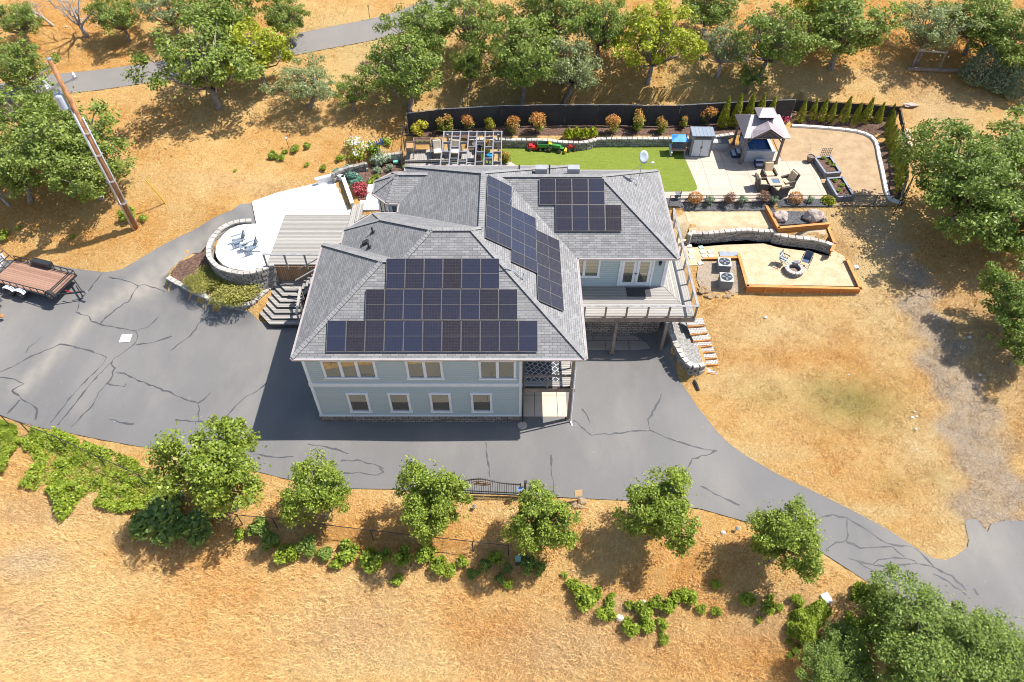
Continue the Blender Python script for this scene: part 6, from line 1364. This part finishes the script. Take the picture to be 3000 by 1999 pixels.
t=T('bucket','yellow green bucket at the orange edging','bucket',2077,788,1.52); MB().lathe([(.13,0),(.17,.32),(.15,.32),(.12,.05)],n=14).build('bucket_shell',M('bucket_lime',(.55,.55,.03),None,3,.4),t)
o=MB().box(at(2142,789,1.58),(.5,.45,.05),rz=.2).build('paving_stone',CONC); tag(o,'square concrete slab on the ground behind the air conditioners','paving slab')
o=MB().box(at(2138,745,2.05),(1.4,.5,.03),rz=-.08).build('metal_sheet',MET); tag(o,'flat grey metal sheet lying behind the orange timber edging','metal sheet')
# fire pit and camp chairs
t=T('fire_pit','round grey stone fire pit on the pale sand','fire pit',2324,797,2.0); m=MB()
for c in range(2):
    for k in range(14):
        a=2*math.pi*(k+.5*c)/14; m.box((.5*math.cos(a),.5*math.sin(a),.08+.15*c),(.19,.20,.14),rz=a)
m.build('pit_blocks',BLOCK,t); m=MB()
for k in range(16): a=2*math.pi*k/16; m.box((.5*math.cos(a),.5*math.sin(a),.34),(.26,.185,.07),rz=a)
m.build('pit_cap',BLOCKC,t); MB().lathe([(.42,.12),(.01,.14)],n=16).build('ash',M('ash',(.16,.10,.08),(.3,.22,.18),9,1),t)
def camp(label,x,y,rz,cm):
    t=T('camp_chair',label,'camp chair',x,y,2.0,R_(rz),'folding chairs by the fire pit'); 
    MB().box((0,0,.45),(.5,.45,.03)).build('seat',cm,t); MB().box((0,.26,.75),(.5,.03,.55),M=Matrix.Rotation(-.2,3,'X')).build('backrest',cm,t)
    for s in (-1,1): MB().beam((s*.3,-.25,.66),(s*.3,.25,.68),.06,.03).build('armrest',BLACK,t); MB().tube([(s*.3,-.28,0),(s*.3,.2,.66),(s*.27,.34,1.0)],.014,6).build('leg',BLACK,t); MB().tube([(s*.3,.28,0),(s*.3,-.25,.66)],.014,6).build('leg',BLACK,t)
camp('folding chair with pale stripes, nearer the air conditioners',2291,775,50,boards('striped_cloth',1,.12,(.35,.42,.48),(.06,.08,.12),(.6,.62,.62),.2)); camp('dark blue folding chair with a side tray by the fire pit',2356,778,-30,M('navy_cloth',(.05,.08,.14),(.09,.12,.2),3,.8))
o=MB().box((0,0,0),(.35,.3,.02)).build('camp_table',PLG); o.location=at(2334,768,2.5); tag(o,'small grey tray table beside the dark blue folding chair','table')
lamp('path_lamp','small white capped light at the outer corner of the orange edging',at(2502,795,1.9),.5,.16,.2,top=WHITE)
lamp('slope_lamp','white headed lamp stake on the dry slope above the terrace',G(846,434),.95,.1,.15,top=WHITE); lamp('bollard_lamp','short dark bollard beside the narrow road',G(1084,57),1.2,.07,.15)
for i,(x,y,l) in enumerate([(752,1437,'small path light between the two leftmost driveway trees'),(1390,1492,'small path light between the iron gate and the driveway tree'),(2155,1556,'lonely path light in the dry grass above the last driveway tree')]): lamp('path_light',l,G(x,y),.35,.11,.14,group='path lights along the driveway',top=PLG)
for i,(x,y,l) in enumerate([(1608,403,'first bed light above the garden wall'),(1762,398,'bed light beside the lone orange tipped shrub'),(1827,396,'middle bed light between the shrubs'),(1912,402,'bed light under the greener shrubs'),(2357,366,'bed light between the first slim cypresses'),(2418,368,'bed light behind the white kerb'),(2597,462,'bed light beside the side cypress row')]): lamp('bed_light',l,at(x,y,3.75 if x<2200 else 3.2),.3,.07,.1,group='small lights in the planting beds')
# sign on rock pile
t=T('plaque_stand','tan angled plaque on a post in a rock pile beside the driveway','plaque',1693,1466)
MB().tube([(0,0,0),(0,0,.75)],.04,8).build('plaque_post',MET,t); MB().box((-.03,-.05,.85),(.42,.34,.05),M=Matrix.Rotation(.9,3,'X')@Matrix.Rotation(.3,3,'Y')).build('plaque_board',M('plaque_tan',(.50,.34,.17),None,3,.7),t)
for i,(x,y,r) in enumerate([(1680,1478,.2),(1706,1472,.26),(1694,1484,.17),(1704,1487,.15),(1684,1486,.14)]): rock('rock',['rounded','largest','middle','nearest','smallest'][i]+' stone in the pile under the tan plaque',x,y,r,i+90,None,RM,'stones round the tan plaque')
t=T('controller_box','dark green and blue equipment box on a stake below the gate tree','equipment box',1519,1650); MB().box((0,0,.3),(.3,.25,.5)).build('box_body',BLACK,t); MB().box((-.02,-.02,.57),(.3,.3,.04),M=Matrix.Rotation(.4,3,'X')).build('box_lid',M('box_teal',(.10,.22,.30),(.25,.4,.2),9,.4),t); MB().tube([(.1,.1,0),(.1,.1,1.5)],.03,6).build('box_post',BLACK,t)
o=MB().box((0,0,.12),(.42,.5,.22),rz=.3).build('white_box',WHITE,loc=G(2418,1757).to_tuple(),bevel=.04); tag(o,'white moulded box lying on the dry bank near the corner thicket','box')
# goal like timber frame up the slope
t=T('timber_goal','weathered wooden frame of two posts and a rail in the far clearing','timber frame',2705,205); a=G(2670,200)-t.location; b=G(2747,207)-t.location
for p in (a,b): MB().box((p.x,p.y,p.z+.9),(.13,.13,1.8)).build('post',TIMB,t)
MB().beam(a+Vector((-.1,0,1.55)),b+Vector((.1,0,1.55)),.12,.12).build('rail',M('rail_wood',(.42,.38,.34),None,3,.8),t)
o=MB().beam(G(2655,205)+Vector((0,0,.1)),G(2830,212)+Vector((0,0,.1)),.22,.2).build('fallen_log',TIMB); tag(o,'long dark log lying on the ground behind the far wooden frame','log')
t=T('timber_planks','pile of pale planks outside the fence beside the huge leafy tree','planks',2655,400); m=MB(); 
for i in range(4): m.box((i*.13,.05*i,.05+.05*(i%2)),(.14,3.6,.045),rz=-.25+.03*i)
m.build('planks',M('pale_plank',(.62,.45,.30),(.5,.36,.24),2,.8),t)
o=MB().tube([G(2033,1115,.05)+Vector((0,0,.08)),G(2040,1130)+Vector((0,0,.08)),G(2046,1146)+Vector((0,0,.06))],.09,8).build('drain_pipe',BLACK); tag(o,'short black corrugated pipe end beside the driveway below the block steps','pipe')
o=MB().tube([at(1990,945,1.35),at(2003,955,1.35),at(2025,968,1.4)],.07,8).build('drain_pipe',M('grey_pipe',(.12,.14,.17),None,3,.5)); tag(o,'dark pipe across the gravel bed at the top of the block steps','pipe')
